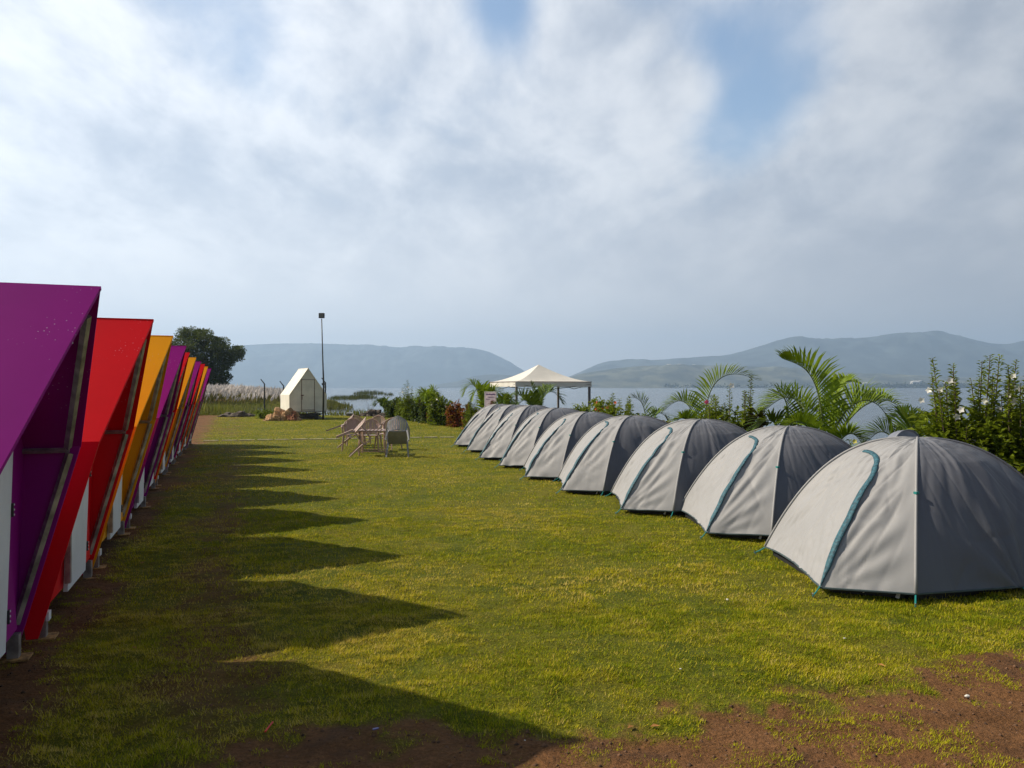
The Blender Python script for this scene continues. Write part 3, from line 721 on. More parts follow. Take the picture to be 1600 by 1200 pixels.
def lump(name, loc, size, m, seed, rough=.35, sub=3, fine=0.0, **kw):
    import bmesh
    bm = bmesh.new(); bmesh.ops.create_icosphere(bm, subdivisions=sub, radius=1)
    for v in bm.verts:
        n_ = v.co.normalized(); q = n_*1.3+Vector((seed*7.1, seed*3.3, 0))
        f = 1+rough*noise.noise(q)*1.3+rough*.6*noise.noise(q*2.7)+fine*abs(noise.noise(q*6))
        v.co = Vector((n_.x*f*size[0], n_.y*f*size[1], max(-.15, n_.z*f)*size[2]))
    me = bpy.data.meshes.new(name); bm.to_mesh(me); bm.free()
    o = link(name, me, m, None, **kw); o.location = loc; return o
tarpm = mat('sandy_tarp', (.52, .31, .15), .9, .22, 5, .6, 12); tarpr = mat('rust_sack', (.30, .12, .06), .9, .3, 8, .5, 20)
rockm = mat('dark_rock', (.10, .078, .062), .9, .3, 6, .8, 10)
lump('tarpaulin', P(446, 36.4), (.55, .4, .46), tarpm, 2, .6, 4, .5, label='crumpled sandy tarpaulin heap in front of the hut corner', cat='tarpaulin')
lump('tarpaulin', P(430, 36.2), (.30, .25, .24), tarpm, 5, .7, 4, .5, label='small sandy cloth heap left of the big tarpaulin heap', cat='tarpaulin')
lump('tarpaulin', P(421, 36.1), (.24, .2, .12), tarpm, 6, .6, 3, .5, label='flat sandy cloth scrap at the left end of the heap', cat='tarpaulin')
lump('sack', P(457, 36.2), (.26, .24, .36), tarpr, 8, .5, 4, .4, label='rust brown sack under the left side of the hut', cat='sack')
lump('sack', P(480, 38.5), (.7, .3, .26), mat('grey_sheet', (.35, .33, .31), .9, .2, 6), 9, .5, 3, .3, label='greyish sheet heap lying under the hut', cat='sheet')
for i, (px, Y, sx, sz, lab) in enumerate([(360, 41.0, .55, .22, 'low dark rock farthest left on the lawn edge'), (372, 40.8, .5, .3, 'dark rock in the middle of three by the grass'), (384, 41.2, .4, .22, 'dark rock nearest the tarpaulin heap'),
                           (571, 41.5, .34, .20, 'dark rock left of the three on the shore by the palms'), (585, 41.8, .36, .42, 'tall pointed dark rock on the shore'), (598, 41.0, .4, .2, 'low reddish dark rock beside the first small palm')]):
    lump('rock', P(px, Y, -.05), (sx, sx*.8, sz), rockm, i+20, .5, 3, .2, label=lab, cat='rock', group='dark rocks by the water')
o = MB().box((0, 0, .1), (.34, .24, .2)).build('box', mat('white_box', (.6, .6, .62), .6), None, bevel=.01, label='small white and dark box at the far lawn edge', cat='box'); o.location = P(547, 41.8)
MB().box((0, 0, .07), (.345, .245, .1)).build('lower_half', rockm, o)

# ------------------------------------------------------------------ canopy gazebo
canv = mat('white_canvas', (.80, .77, .70), .7, .04, 2, .15, 5, trans=.12)
gx0 = Vector((.13, 27.1, -.25)); root = empty('canopy_gazebo', gx0, math.atan2(.3431, .9393), label='white peaked canopy gazebo behind the far tents', cat='gazebo')
GW, ze, zp, zv = 3.0, 2.06, 2.72, 1.86
def gf(side):
    cs = [Vector((0, 0)), Vector((GW, 0)), Vector((GW, GW)), Vector((0, GW))]; c = Vector((GW/2, GW/2))
    def f(u_, v_):
        a, d_ = cs[side], cs[(side+1) % 4]; e_ = a.lerp(d_, u_); p = e_.lerp(c, v_)
        z = ze+(zp-ze)*v_**1.55-.035*math.sin(PI*u_)*(1-v_)*math.sin(PI*min(1, v_+.25))
        return Vector((p.x, p.y, z))
    return f
for s_ in range(4): link('canopy', grid_mesh('canopy', gf(s_), 14, 16), canv, root)
cs = [(0, 0), (GW, 0), (GW, GW), (0, GW)]
for s_ in range(4):
    a, d_ = Vector((*cs[s_], 0)), Vector((*cs[(s_+1) % 4], 0)); nr = Vector(((d_-a).y, -(d_-a).x, 0)).normalized()
    def vf(u_, v_): return a.lerp(d_, u_)+nr*(.012+.012*math.sin(u_*31)*v_)+Vector((0, 0, ze-(ze-zv)*v_*(1-.05*math.sin(u_*PI*6)**2)))
    link('valance', grid_mesh('valance', vf, 48, 3), canv, root)
    b = MB(); b.tube([a+Vector((0, 0, ze-.01))+nr*.02, d_+Vector((0, 0, ze-.01))+nr*.02], .012, 6); b.build('edge_trim', mat('brown_trim', (.12, .06, .05), .6), root)
    MB().tube([a+Vector((0, 0, ze-.1)), a.lerp(d_, .5)+Vector((0, 0, ze-.28)), d_+Vector((0, 0, ze-.1))], .012, 4).build('truss', dsteel, root)
for x, y in cs:
    ix, iy = (.05 if x == 0 else -.05), (.05 if y == 0 else -.05)
    MB().box((x+ix, y+iy, .9), (.075, .075, 2.2)).build('leg', mat('grey_leg', (.15, .13, .125), .5), root)
# ------------------------------------------------------------------ placard
root = empty('placard', P(766.5, 25.2), R(-28), label='pink placard with purple writing behind the farthest tent', cat='sign')
bd = MB().box((0, 0, 1.08), (.42, .02, .72)).build('board', mat('pink_board', (.62, .50, .56), .6, .08, 6), root)
inkp = mat('purple_ink', (.11, .045, .16), .7); inkm = mat('maroon_ink', (.20, .035, .08), .7)
b = MB(); rr = random.Random(4)
for (z, h, x0, x1) in ((1.365, .05, -.17, .17), (1.27, .03, -.10, .12), (1.20, .028, -.17, -.02), (.86, .03, -.12, .13), (.80, .022, -.16, .15)):
    x = x0
    while x < x1:
        wq = rr.uniform(.012, .03); b.box((x+wq/2, -.013, z+rr.uniform(-.004, .004)), (wq, .004, h*rr.uniform(.6, 1))); x += wq+rr.uniform(.006, .016)
b.box((0, -.0135, .955), (.40, .004, .028)); b.build('lettering', inkp, bd)
MB().slab([(.01, -.0132, .985), (.13, -.0132, .985), (.14, -.0132, 1.08), (.10, -.0132, 1.16), (.02, -.0132, 1.15), (0, -.0132, 1.06)], (0, -.003, 0)).build('picture', inkm, bd)
b = MB()
for x in (-.222, .222): b.box((x, 0, .72), (.02, .03, 1.46))
b.box((0, 0, 1.447), (.46, .03, .018)); b.build('frame', mat('pale_frame', (.6, .6, .52), .6), root)

# ------------------------------------------------------------------ plants
def leafm(name, c, tr=.35, rough=.55): return mat(name, c, rough, .18, 3, spec=.2, tint=True, trans=tr)
LM = dict(palm=leafm('palm_leaf', (.17, .27, .012)), palmd=leafm('dark_palm_leaf', (.07, .13, .014), .25), hib=leafm('hibiscus_leaf', (.13, .19, .016)),
          dark=leafm('dark_leaf', (.035, .070, .022), .25), lime=leafm('lime_leaf', (.15, .20, .02)), rust=leafm('rust_leaf', (.26, .055, .03), .3),
          purple=leafm('purple_leaf', (.035, .015, .025), .15), croton=leafm('croton_leaf', (.16, .12, .02)))
stemm = mat('brown_stem', (.10, .075, .045), .85, .3, 8); gstem = mat('green_stem', (.14, .18, .05), .6, .2, 8); dead = mat('dry_palm_fibre', (.24, .11, .05), .9, .3, 10)
petal = {k_: mat(k_+'_petal', c, .55, .05, 5, trans=.3) for k_, c in (('white', (.85, .84, .78)), ('orange', (.75, .10, .02)), ('pink', (.80, .12, .22)), ('yellow', (.80, .72, .16)))}
def bez(p, t_):
    p = [Vector(q) for q in p]
    while len(p) > 1: p = [p[i].lerp(p[i+1], t_) for i in range(len(p)-1)]
    return p[0]
def frond(root, pts, L, m, N=34, wd=.022, rise=.55, seed=0, start=.16):
    rr = random.Random(seed); V = []; F = []; T = []
    cur = [bez(pts, i/24) for i in range(25)]
    MB().tube(cur, [.016*(1-.85*i/24) for i in range(25)], 5).build('rachis', gstem, root)
    for i in range(N):
        t_ = start+(1-start)*i/(N-1); p = bez(pts, t_); tg = (bez(pts, min(1, t_+.02))-bez(pts, max(0, t_-.02))).normalized()
        side = tg.cross(Vector((0, 0, 1)))
        if side.length < .15: side = tg.cross(Vector((.3, -1, 0)))
        side.normalize(); up = side.cross(tg).normalized()
        if up.z < 0: up = -up
        ln = L*(math.sin(PI*min(1, .16+.84*t_))**.55*.75+.25)*(1-.25*t_)
        for sg in (-1, 1):
            if rr.random() < .03: continue
            d = (tg*(.45+.8*t_**2)+side*sg*(.62-.2*t_)+up*rise*rr.uniform(.8, 1.2)+rv()*.06).normalized(); l = ln*rr.uniform(.85, 1.08)
            wn = d.cross(up).normalized() if abs(d.dot(up)) < .95 else side
            n0 = len(V); tint = rr.uniform(.3, .75)
            for q, ww in ((0, .4), (.3, 1), (.65, .8), (1, .05)):
                c = p+d*l*q-Vector((0, 0, 1))*l*.22*q*q*q+rv()*.002
                V.append(c-wn*wd*.5*ww); V.append(c+wn*wd*.5*ww); T += [tint, tint]
            for q in range(3): a = n0+q*2; F += [(a, a+1, a+3), (a, a+3, a+2)]
    me_ = tri_mesh('frond', np.array([tuple(v) for v in V]), np.array(F), np.array(T)); link('frond', me_, m, root)
def palm(label, px, Y, fronds, L, m='palm', trunk=.25, z0=0, N=34, wd=.022, rise=.55, group='palms between the tents and the lake', seed=0):
    """fronds: lists of (px, py, depth offset) along the rachis, seen from the lawn"""
    base = P(px, Y, z0); root = empty('palm_plant', base, 0, label=label, cat='palm', group=group)
    for i in range(3):
        a = i*2.1+seed; MB().tube([Vector((math.cos(a)*.06, math.sin(a)*.06, 0)), Vector((math.cos(a)*.05, math.sin(a)*.05, trunk*.6)), Vector((math.cos(a)*.02, math.sin(a)*.02, trunk))], [.03, .026, .02], 7).build('trunk', gstem, root)
    for k_, fr in enumerate(fronds):
        pts = [Vector((0, 0, trunk*.9))]+[P(q[0], Y+q[2], Zat(q[1], Y+q[2]))-base for q in fr]
        # pass through the given points roughly: lift the middle control points
        frond(root, pts, L*(q_ := (fr[0][3] if len(fr[0]) > 3 else 1)), LM[m], N, wd, rise, seed*31+k_)
    return root
def auto_palm(label, px, Y, h, nf, L, m='palm', seed=0, spread=.8, z0=0, **kw):
    rr = random.Random(seed); base = P(px, Y, z0); root = empty('palm_plant', base, 0, label=label, cat='palm', group='palms between the tents and the lake')
    for i in range(2):
        a = i*2.6+seed; MB().tube([Vector((math.cos(a)*.05, math.sin(a)*.05, 0)), Vector((0, 0, h*.22))], [.03, .02], 6).build('trunk', gstem, root)
    for k_ in range(nf):
        a = k_/nf*2*PI+rr.uniform(-.3, .3)+seed; d = Vector((math.cos(a), math.sin(a), 0)); hh = h*rr.uniform(.75, 1.05); sp_ = spread*rr.uniform(.6, 1.1)*(0.35 if k_ == 0 else 1)
        pts = [Vector((0, 0, h*.2)), d*sp_*.25+Vector((0, 0, hh*.9)), d*sp_*.7+Vector((0, 0, hh*1.15)), d*sp_*1.15+Vector((0, 0, hh*.72))]
        frond(root, pts, L, LM[m], kw.get('N', 26), kw.get('wd', .03), .5, seed*17+k_)
    return root
# nearest palms, frond by frond as in the photograph
palm('big palm with a tall bright frond hooking left and a frond arching right', 1291, 11.0,
     [[(1283, 650, .0, 1.08), (1287, 570, -.1), (1252, 572, -.2), (1222, 560, -.3)],
      [(1300, 640, 0, 1.0), (1342, 590, .1), (1395, 625, .3), (1393, 690, .4)],
      [(1272, 640, .2, .8), (1240, 590, .4), (1214, 628, .5), (1196, 640, .5)],
      [(1312, 655, .3, .8), (1350, 615, .5), (1400, 600, .9), (1424, 668, 1.0)],
      [(1270, 660, -.2, .55), (1250, 640, -.3), (1228, 660, -.3), (1215, 690, -.3)],
      [(1310, 680, -.3, .55), (1328, 664, -.4), (1340, 676, -.4), (1352, 705, -.4)],
      [(1296, 640, .5, .7), (1300, 600, .8), (1318, 588, 1.2), (1345, 600, 1.5)]], .62, 'palm', .45, N=44, wd=.032, rise=.8, seed=1)
palm('palm with one bright frond arching up and to the right above the fourth tent', 1098, 13.8,
     [[(1100, 650, 0, 1.0), (1098, 585, 0), (1135, 570, -.2), (1184, 594, -.4)],
      [(1090, 650, .2, .85), (1078, 612, .3), (1055, 622, .4), (1040, 640, .5)],
      [(1088, 665, -.3, .6), (1070, 640, -.4), (1058, 650, -.4), (1050, 672, -.5)],
      [(1108, 660, .3, .6), (1120, 640, .5), (1135, 650, .8), (1142, 670, .9)]], .56, 'palm', .4, N=40, wd=.034, rise=.8, seed=2)
palm('dark palm fan right behind the top of the nearest tent', 1430, 9.9,
     [[(1425, 690, 0, 1.0), (1400, 655, 0), (1440, 648, -.2), (1478, 690, -.3)],
      [(1410, 695, .2, .9), (1385, 660, .3), (1372, 668, .3), (1352, 695, .4)],
      [(1432, 690, .3, .8), (1420, 640, .4), (1408, 640, .6), (1388, 660, .7)]], .48, 'palmd', .35, N=36, wd=.030, rise=.8, seed=3)
palm('dark low palm left of the big palm with fronds drooping to the left', 1232, 11.9,
     [[(1232, 655, 0, .9), (1240, 600, 0), (1210, 605, 0), (1190, 640, 0)],
      [(1240, 660, 0, .9), (1265, 610, .1), (1280, 640, .1), (1290, 670, .1)],
      [(1226, 665, -.3, .8), (1205, 640, -.4), (1190, 655, -.4), (1178, 680, -.4)]], .55, 'palmd', .4, N=36, wd=.032, seed=4)
palm('small palm with a single frond leaning left over the fifth tent', 1012, 15.3,
     [[(1011, 650, 0, 1.0), (1008, 628, 0), (1000, 620, 0), (985, 621, 0)], [(1014, 655, .2, .8), (1024, 640, .3), (1034, 640, .4), (1042, 655, .5)]], .42, 'palmd', .3, N=26, wd=.028, seed=5)
palm('palm in front of the gazebo with a fan of upright and arching fronds', 838, 21.3,
     [[(836, 634, 0, .6), (833, 618, 0), (832, 606, 0), (829, 597, 0)], [(842, 630, 0, 1.0), (850, 605, .2), (866, 604, .4), (877, 628, .5)],
      [(830, 630, 0, .9), (818, 612, .2), (806, 612, .3), (796, 628, .4)], [(840, 630, .3, .7), (846, 612, .5), (852, 604, .6), (862, 606, .8)], [(834, 632, -.3, .9), (824, 620, -.5), (814, 620, -.6), (808, 640, -.7)]], .62, 'palmd', .5, N=34, wd=.036, seed=6)
auto_palm('bushy palm behind the pink placard', 757, 26.5, 1.75, 7, .55, 'palm', 11, .7, wd=.045)
auto_palm('dark palm under the left corner of the gazebo', 788, 25.0, 1.35, 7, .5, 'palmd', 12, .6, wd=.04)
auto_palm('small bright palm sticking out above the far hedge', 672, 33.0, 1.65, 6, .6, 'palm', 13, .8, wd=.055)
auto_palm('tiny dark palm at the far left end of the hedge', 601, 42.0, .95, 6, .5, 'palmd', 14, .7, wd=.06)
auto_palm('low palm clump below the right side of the gazebo', 880, 19.6, .95, 7, .42, 'palmd', 15, .55, wd=.032)
auto_palm('low fan palm left of the orange flowered shrub', 908, 18.6, 1.15, 6, .4, 'palmd', 16, .5, wd=.03)
auto_palm('low palm between the dark red plants and the big palm', 1250, 10.6, .85, 7, .4, 'palmd', 17, .55, wd=.02)
auto_palm('low palm tuft right at the foot of the big palm', 1318, 10.3, .8, 7, .38, 'palm', 18, .5, wd=.018)

def flower(root, p, col, sz, aim):
    Lf = Leaves(); aim = Vector(aim).normalized(); s1 = aim.cross(Vector((0, 0, 1))).normalized(); s2 = aim.cross(s1)
    for i in range(5):
        a = i*2*PI/5; d = (s1*math.cos(a)+s2*math.sin(a)+aim*.35); Lf.add(p, d, aim, sz, sz*.8, .5)
    me_ = Lf.mesh('flower', .1); o = link('flower', me_, petal[col], root)
    return o
def shrub(label, px, Y, h, wd, m, n=9, leaf=.07, lw=.035, mode='bush', dens=1.0, seed=0, flowers=None, z0=0, cat='shrub', tint=(.2, .8), name='shrub', lowfill=0):
    rr = random.Random(seed+100); root = empty(name, P(px, Y, z0), 0, label=label, cat=cat)
    Lf = Leaves(); st = MB(); tips = []
    for i in range(n):
        a = rr.random()*2*PI; rad = wd*.5*math.sqrt(rr.random()); hh = h*(rr.uniform(.55, 1.0) if mode != 'spire' else rr.choice([rr.uniform(.8, 1.03), rr.uniform(.45, .85)]))
        if mode == 'bush': hh = h*math.sqrt(max(.1, 1-(rad/(wd*.56))**2))*rr.uniform(.75, 1.04)
        b0 = Vector((math.cos(a)*rad*.35, math.sin(a)*rad*.35, 0)); tp = Vector((math.cos(a)*rad, math.sin(a)*rad, hh))
        md = b0.lerp(tp, .5)+Vector((math.cos(a)*rad*.12, math.sin(a)*rad*.12, hh*.06))+rv()*.02*h
        pts = [bez([b0, md, tp], q/8) for q in range(9)]; st.tube(pts, [.011*(1-.75*q/8)*(h**.5) for q in range(9)], 5)
        tips.append(tp)
        if mode == 'spire':
            K = int(hh*78*dens)
            for q in range(K):
                t_ = .12+.88*q/K; p = bez([b0, md, tp], t_); an = q*2.4+rr.random(); d = Vector((math.cos(an), math.sin(an), rr.uniform(.1, .9)))
                sc = (1.15-.55*t_**2)*rr.uniform(.7, 1.2); pe = d*rr.uniform(.005, .035)*(1.4-t_)
                Lf.add(p+pe, d, Vector((0, 0, 1))+rv()*.5, leaf*sc, lw*sc, rr.uniform(*tint))
            for q in range(int(10*dens)):          # side twigs low down
                t_ = rr.uniform(.1, .62); p = bez([b0, md, tp], t_); an = rr.random()*6.28; d = Vector((math.cos(an), math.sin(an), rr.uniform(.3, 1.1))).normalized(); l = rr.uniform(.12, .32)*h**.5
                for z_ in range(int(13*dens)): Lf.add(p+d*l*(z_+1)/13, d+rv()*.8, Vector((0, 0, 1))+rv()*.5, leaf*rr.uniform(.8, 1.5), lw*rr.uniform(.9, 1.5), rr.uniform(*tint))
        elif mode == 'bush':
            for q in range(int(16*dens)):
                t_ = rr.uniform(.18, 1); p = bez([b0, md, tp], t_)+rv()*.03; d0 = (rv()+Vector((math.cos(a)*.4, math.sin(a)*.4, .6))).normalized(); l = rr.uniform(.06, .2)*h**.5
                for z_ in range(int(9*dens)): Lf.add(p+d0*l*(z_+1)/9, d0*.6+rv(), Vector((0, 0, 1))+rv()*.6, leaf*rr.uniform(.7, 1.3), lw*rr.uniform(.7, 1.3), rr.uniform(*tint))
        elif mode == 'strap':
            for q in range(int(34*dens)):
                t_ = 1-(q/(34*dens))**1.3*.55; p = bez([b0, md, tp], t_); an = q*2.4; el = .25+1.2*(t_-.45); d = Vector((math.cos(an), math.sin(an), el))
                Lf.add(p, d, Vector((0, 0, 1)), leaf*rr.uniform(.8, 1.1), lw, rr.uniform(*tint))
    for q in range(lowfill):
        a = rr.random()*6.28; rd = wd*.5*math.sqrt(rr.random()); Lf.add(Vector((math.cos(a)*rd, math.sin(a)*rd, rr.random()**1.3*h*.55)), rv()+Vector((0, 0, .3)), Vector((0, 0, 1))+rv()*.7, leaf*rr.uniform(.9, 1.5), lw*rr.uniform(.9, 1.5), rr.uniform(*tint))
    st.build('stems', stemm, root); link('foliage', Lf.mesh('foliage', .22, .12 if mode != 'strap' else .3), LM[m], root)
    if flowers:
        col, nf, sz = flowers[:3]
        for i in range(nf):
            if len(flowers) > 3 and i < len(flowers[3]):
                fx, fy, fd = flowers[3][i]; p = P(fx, Y+fd, Zat(fy, Y+fd))-root.location
            else: tp = rr.choice(tips); p = tp*rr.uniform(.84, 1.05)+rv()*.05+Vector((-.03, -.06, .02))
            flower(root, p, col, sz, (-.5+rr.uniform(-.5, .5), -.8, rr.uniform(-.3, .4)))
    return root
shrub('tall leafy shrub with upright spires and white flowers behind the nearest tent', 1512, 8.7, 1.95, 1.15, 'hib', 28, .085, .044, 'spire', 1.2, 1, ('white', 10, .045, [(1490, 599, -.2), (1502, 640, -.4), (1560, 640, -.3), (1540, 626, -.4), (1495, 651, -.3), (1520, 688, -.3)]), lowfill=600, tint=(.35, 1))
shrub('shrub with upright spires at the right edge of the picture', 1595, 8.5, 1.86, 1.05, 'hib', 23, .085, .044, 'spire', 1.2, 2, ('white', 7, .045, [(1583, 606, -.2), (1595, 607, -.2), (1584, 628, -.3)]), lowfill=500, tint=(.35, 1))
shrub('thin leaning spire shrub with white flowers left of the tall shrub', 1466, 9.0, 1.72, .32, 'hib', 5, .08, .042, 'spire', 1.2, 3, ('white', 5, .045, [(1452, 610, -.1), (1440, 625, -.1), (1482, 625, 0), (1475, 684, -.1)]), lowfill=160)
shrub('low leafy shrub with bright lime leaves below the tall shrub', 1548, 8.1, 1.0, .8, 'lime', 10, .085, .055, 'bush', .8, 4, tint=(.0, .7))
shrub('dark red leaved plant behind the right side of the nearest tent', 1606, 8.0, .95, .5, 'rust', 6, .16, .035, 'strap', 1, 5, tint=(0, .3))
shrub('yellow flowered bush beyond the gap between the two nearest tents', 1345, 9.9, .86, .55, 'lime', 9, .06, .03, 'bush', .8, 6, ('yellow', 16, .04))
shrub('hibiscus with one pink flower over the fourth tent', 1116, 12.7, 1.45, .55, 'hib', 14, .085, .05, 'spire', 1.2, 7, ('pink', 2, .05, [(1104, 628, -.35), (1112, 676, -.4)]), lowfill=500, tint=(.3, 1))
shrub('tall thin spire shrub right of the pink flowered hibiscus', 1162, 12.5, 1.78, .32, 'hib', 6, .08, .044, 'spire', 1.2, 8, lowfill=260)
shrub('shrub of slender spires with a white flower between two palms', 1138, 13.1, 1.62, .45, 'hib', 9, .075, .04, 'spire', 1.1, 9, ('white', 1, .06, [(1143, 602, 0)]), lowfill=300)
shrub('low lime leaved bush behind the third tent', 1125, 11.8, .8, .6, 'lime', 8, .07, .045, 'bush', .8, 10, tint=(.1, .8))
shrub('dark purple strap leaved plant behind the third tent', 1178, 12.2, 1.22, .35, 'purple', 3, .22, .03, 'strap', 1.2, 11, name='cordyline')
shrub('second dark purple strap leaved plant, nearer the big palm', 1197, 12.0, 1.32, .3, 'purple', 3, .22, .03, 'strap', 1.2, 12, name='cordyline')
shrub('low rust red plant between the third and second tents', 1168, 11.4, .78, .6, 'rust', 8, .13, .028, 'strap', 1, 13, tint=(0, .6))
shrub('yellow green croton left of the bright arching frond', 1046, 14.2, 1.08, .7, 'croton', 10, .13, .035, 'strap', 1, 14, tint=(.1, 1), name='croton')
shrub('low yellow green croton under the palm fan', 1072, 13.6, .95, .6, 'croton', 9, .13, .03, 'strap', 1, 15, tint=(.1, .9), name='croton')
shrub('dense green shrub right of the orange flowered one', 972, 16.4, 1.45, .7, 'hib', 16, .10, .05, 'spire', 1.2, 16, lowfill=500, tint=(.3, 1))
shrub('low dark shrub behind the fifth tent', 1000, 15.6, .95, .8, 'dark', 12, .07, .04, 'bush', .9, 17)
shrub('orange flowered shrub right of the gazebo leg', 934, 17.8, 1.45, 1.25, 'hib', 24, .09, .045, 'bush', 1.2, 18, ('orange', 16, .05), lowfill=800, tint=(.4, 1))
shrub('small croton with dry brown leaves between the shrubs', 953, 17.0, .9, .6, 'croton', 8, .12, .03, 'strap', 1, 19, name='croton')
shrub('low green bush under the gazebo', 858, 20.6, .85, .9, 'dark', 12, .08, .045, 'bush', .9, 20)
shrub('bright green bush behind the placard on its left', 744, 27.2, 1.35, 1.0, 'lime', 16, .11, .05, 'spire', .7, 21, lowfill=500, tint=(0, .6))
shrub('rust red bush at the edge of the lawn', 712, 30.3, 1.02, .62, 'rust', 14, .11, .05, 'bush', 1.0, 22, lowfill=500)
shrub('smaller rust red bush nearer the farthest tent', 733, 28.4, .92, .6, 'rust', 12, .11, .05, 'bush', .9, 23, lowfill=300, tint=(.2, .9))
shrub('dark spike plant standing above the two rust red bushes', 728, 30.0, 1.38, .22, 'purple', 2, .16, .035, 'strap', 1.5, 24, name='cordyline')
shrub('dark spike plant above the far hedge', 658, 34.6, 1.4, .22, 'purple', 2, .18, .04, 'strap', 1.5, 25, name='cordyline')
shrub('broad mid green bush in the far hedge beside the rust red bush', 690, 31.8, 1.35, 1.15, 'hib', 18, .13, .06, 'bush', 1.0, 26, ('white', 5, .07), lowfill=700)
shrub('green bush in the far hedge below the bright palm', 668, 33.6, 1.0, .9, 'dark', 14, .12, .06, 'bush', .9, 27, lowfill=400)
shrub('low brown leaved plant at the foot of the far hedge', 674, 32.2, .62, .5, 'rust', 8, .14, .03, 'strap', 1, 28, tint=(.1, .7))
shrub('tall feathery dark shrub, highest of the far hedge', 645, 36.2, 1.95, 1.2, 'hib', 16, .14, .055, 'spire', .55, 29, ('white', 3, .07), lowfill=900, tint=(.2, .7))
shrub('mid height green shrub left of the tallest far shrub', 632, 37.6, 1.35, .9, 'hib', 13, .13, .055, 'spire', .55, 30, lowfill=600)
shrub('round dark bush near the left end of the far hedge', 618, 39.6, 1.12, 1.1, 'dark', 16, .13, .06, 'bush', 1.0, 31, lowfill=700)
shrub('low bush between the tallest far shrub and the bright palm', 655, 35.2, .95, .9, 'dark', 14, .12, .06, 'bush', .9, 32, lowfill=400)
shrub('green bush standing left of the tarpaulin heap', 417, 38.6, .5, 1.1, 'hib', 14, .10, .05, 'bush', .8, 33, lowfill=300, tint=(.2, .9))
shrub('small bare twiggy bush at the water edge', 577, 43.0, .95, .7, 'dark', 9, .09, .03, 'bush', .14, 34)

# ------------------------------------------------------------------ the big tree beyond the plume grass
rr = random.Random(5); TY = 108
root = empty('spreading_tree', P(318, TY, 0), 0, label='large dark spreading tree beyond the white plume grass', cat='tree')
Lf = Leaves(); b = MB(); org = P(318, TY, 0)
b.tube([(0, 0, -1), (.2, 0, 1.2), (.1, 0, 2.6)], [.5, .4, .32], 8)
blobs = [(318, 543, 2.6), (296, 535, 2.3), (282, 548, 2.3), (272, 560, 2.4), (335, 545, 2.0), (352, 556, 1.9), (366, 554, 1.25), (372, 549, .8), (344, 540, 1.4), (325, 565, 2.8), (300, 565, 3.0), (345, 571, 1.5), (336, 584, 2.0), (310, 585, 2.6), (287, 580, 2.8), (300, 525, 1.3), (318, 528, 1.4), (349, 593, 1.0), (338, 597, 1.5), (322, 600, 1.6), (290, 522, .9)]
for (px, py, r_) in blobs:
    for rep in (0, 1):
        Yb = TY+rr.uniform(-3.2, 3.2)*(1 if r_ > 1.5 else .4); c = P(px, Yb, Zat(py, Yb))-org
        b.tube([(.1, 0, 1.8), c*.45+Vector((0, 0, .9)), c*.92], [.16, .09, .03], 5)
        for q in range(int(15*r_)):
            cc = c+rv()*r_*rr.uniform(.55, 1.0)**.5*.85; sz = rr.uniform(.35, .65)
            for z_ in range(30):
                o_ = rv(); Lf.add(cc+Vector((o_.x, o_.y, o_.z*.7))*sz*rr.random()**.4, o_+Vector((0, 0, .2)), rv()+Vector((0, 0, .8)), rr.uniform(.18, .32), rr.uniform(.12, .2), rr.uniform(.1, .9))
b.build('trunk', stemm, root); link('crown', Lf.mesh('crown', .15), leafm('tree_leaf', (.034, .062, .014), .2), root)

# ------------------------------------------------------------------ plume grass, sedges and reeds
def scatter(n, x0, x1, y0, y1, seed):
    g = np.random.default_rng(seed); return x0+(x1-x0)*g.random(n), y0+(y1-y0)*g.random(n)
Pl = Leaves(); St = Leaves()
X, Y_ = scatter(26000, -75, -20, 70, 110, 3); Z = land(X, Y_); cn = fbm(X, Y_, .25, 3)
for x, y, z, c in zip(X, Y_, Z, cn):
    px = 800+x/y*FOC
    if z < -.35 or px < 285 or px > 470: continue
    fall = max(0, min(1, (px-360)/90)); h = (1.3+.5*(c-.5)*2)*random.uniform(.75, 1.15)*(1-.45*fall)
    if random.random() < .75*(1-.45*fall):
        tp = Vector((x, y, max(z, -.2)+h*random.uniform(.55, 1.05))); ld = Vector((random.uniform(.1, .5), random.uniform(-.2, .2), 1))
        for q in range(3): Pl.add(tp-Vector((0, 0, .28)), ld+rv()*.22, rv(), random.uniform(.45, .75), random.uniform(.10, .17), random.uniform(.25, .8)*(1-.3*fall))
    for q in range(2): St.add(Vector((x, y, max(z, -.3))), Vector((random.uniform(-.35, .35), random.uniform(-.3, .3), 1)), rv(), h*random.uniform(.3, .68), .09, random.uniform(.2, .9))
link('plume_grass', Pl.mesh('plume_grass', .1), mat('white_plume', (.68, .635, .60), .9, .12, .4, trans=.3), kind='stuff', label='white feathery plume grass by the water', cat='grass')
link('grass_stalks', St.mesh('grass_stalks', .1), leafm('stalk_leaf', (.22, .20, .10), .2, .8), kind='stuff', label='green and dry stalks under the white plumes', cat='grass')
Sd = Leaves(); X, Y_ = scatter(38000, -34, -8, 43.5, 80, 4); Z = land(X, Y_); cn = fbm(X, Y_, .35, 4)
for x, y, z, c in zip(X, Y_, Z, cn):
    px = 800+x/y*FOC
    if px < 285 or px > 455: continue
    dens = .95-1.0*max(0, min(1, (px-325)/75))+(c-.5)*1.6-(.35 if y < 52 and px > 360 else 0)
    if random.random() > dens: continue
    Sd.add(Vector((x, y, max(z, LAKE-.1))), Vector((random.uniform(-.3, .3), random.uniform(-.3, .3), 1)), rv(), random.uniform(.5, 1.1)*(.6+.5*c), .055, random.uniform(.2, 1))
X, Y_ = scatter(5200, -22, -5, 42, 45.5, 6); Z = land(X, Y_); cn = fbm(X, Y_, .6, 3)
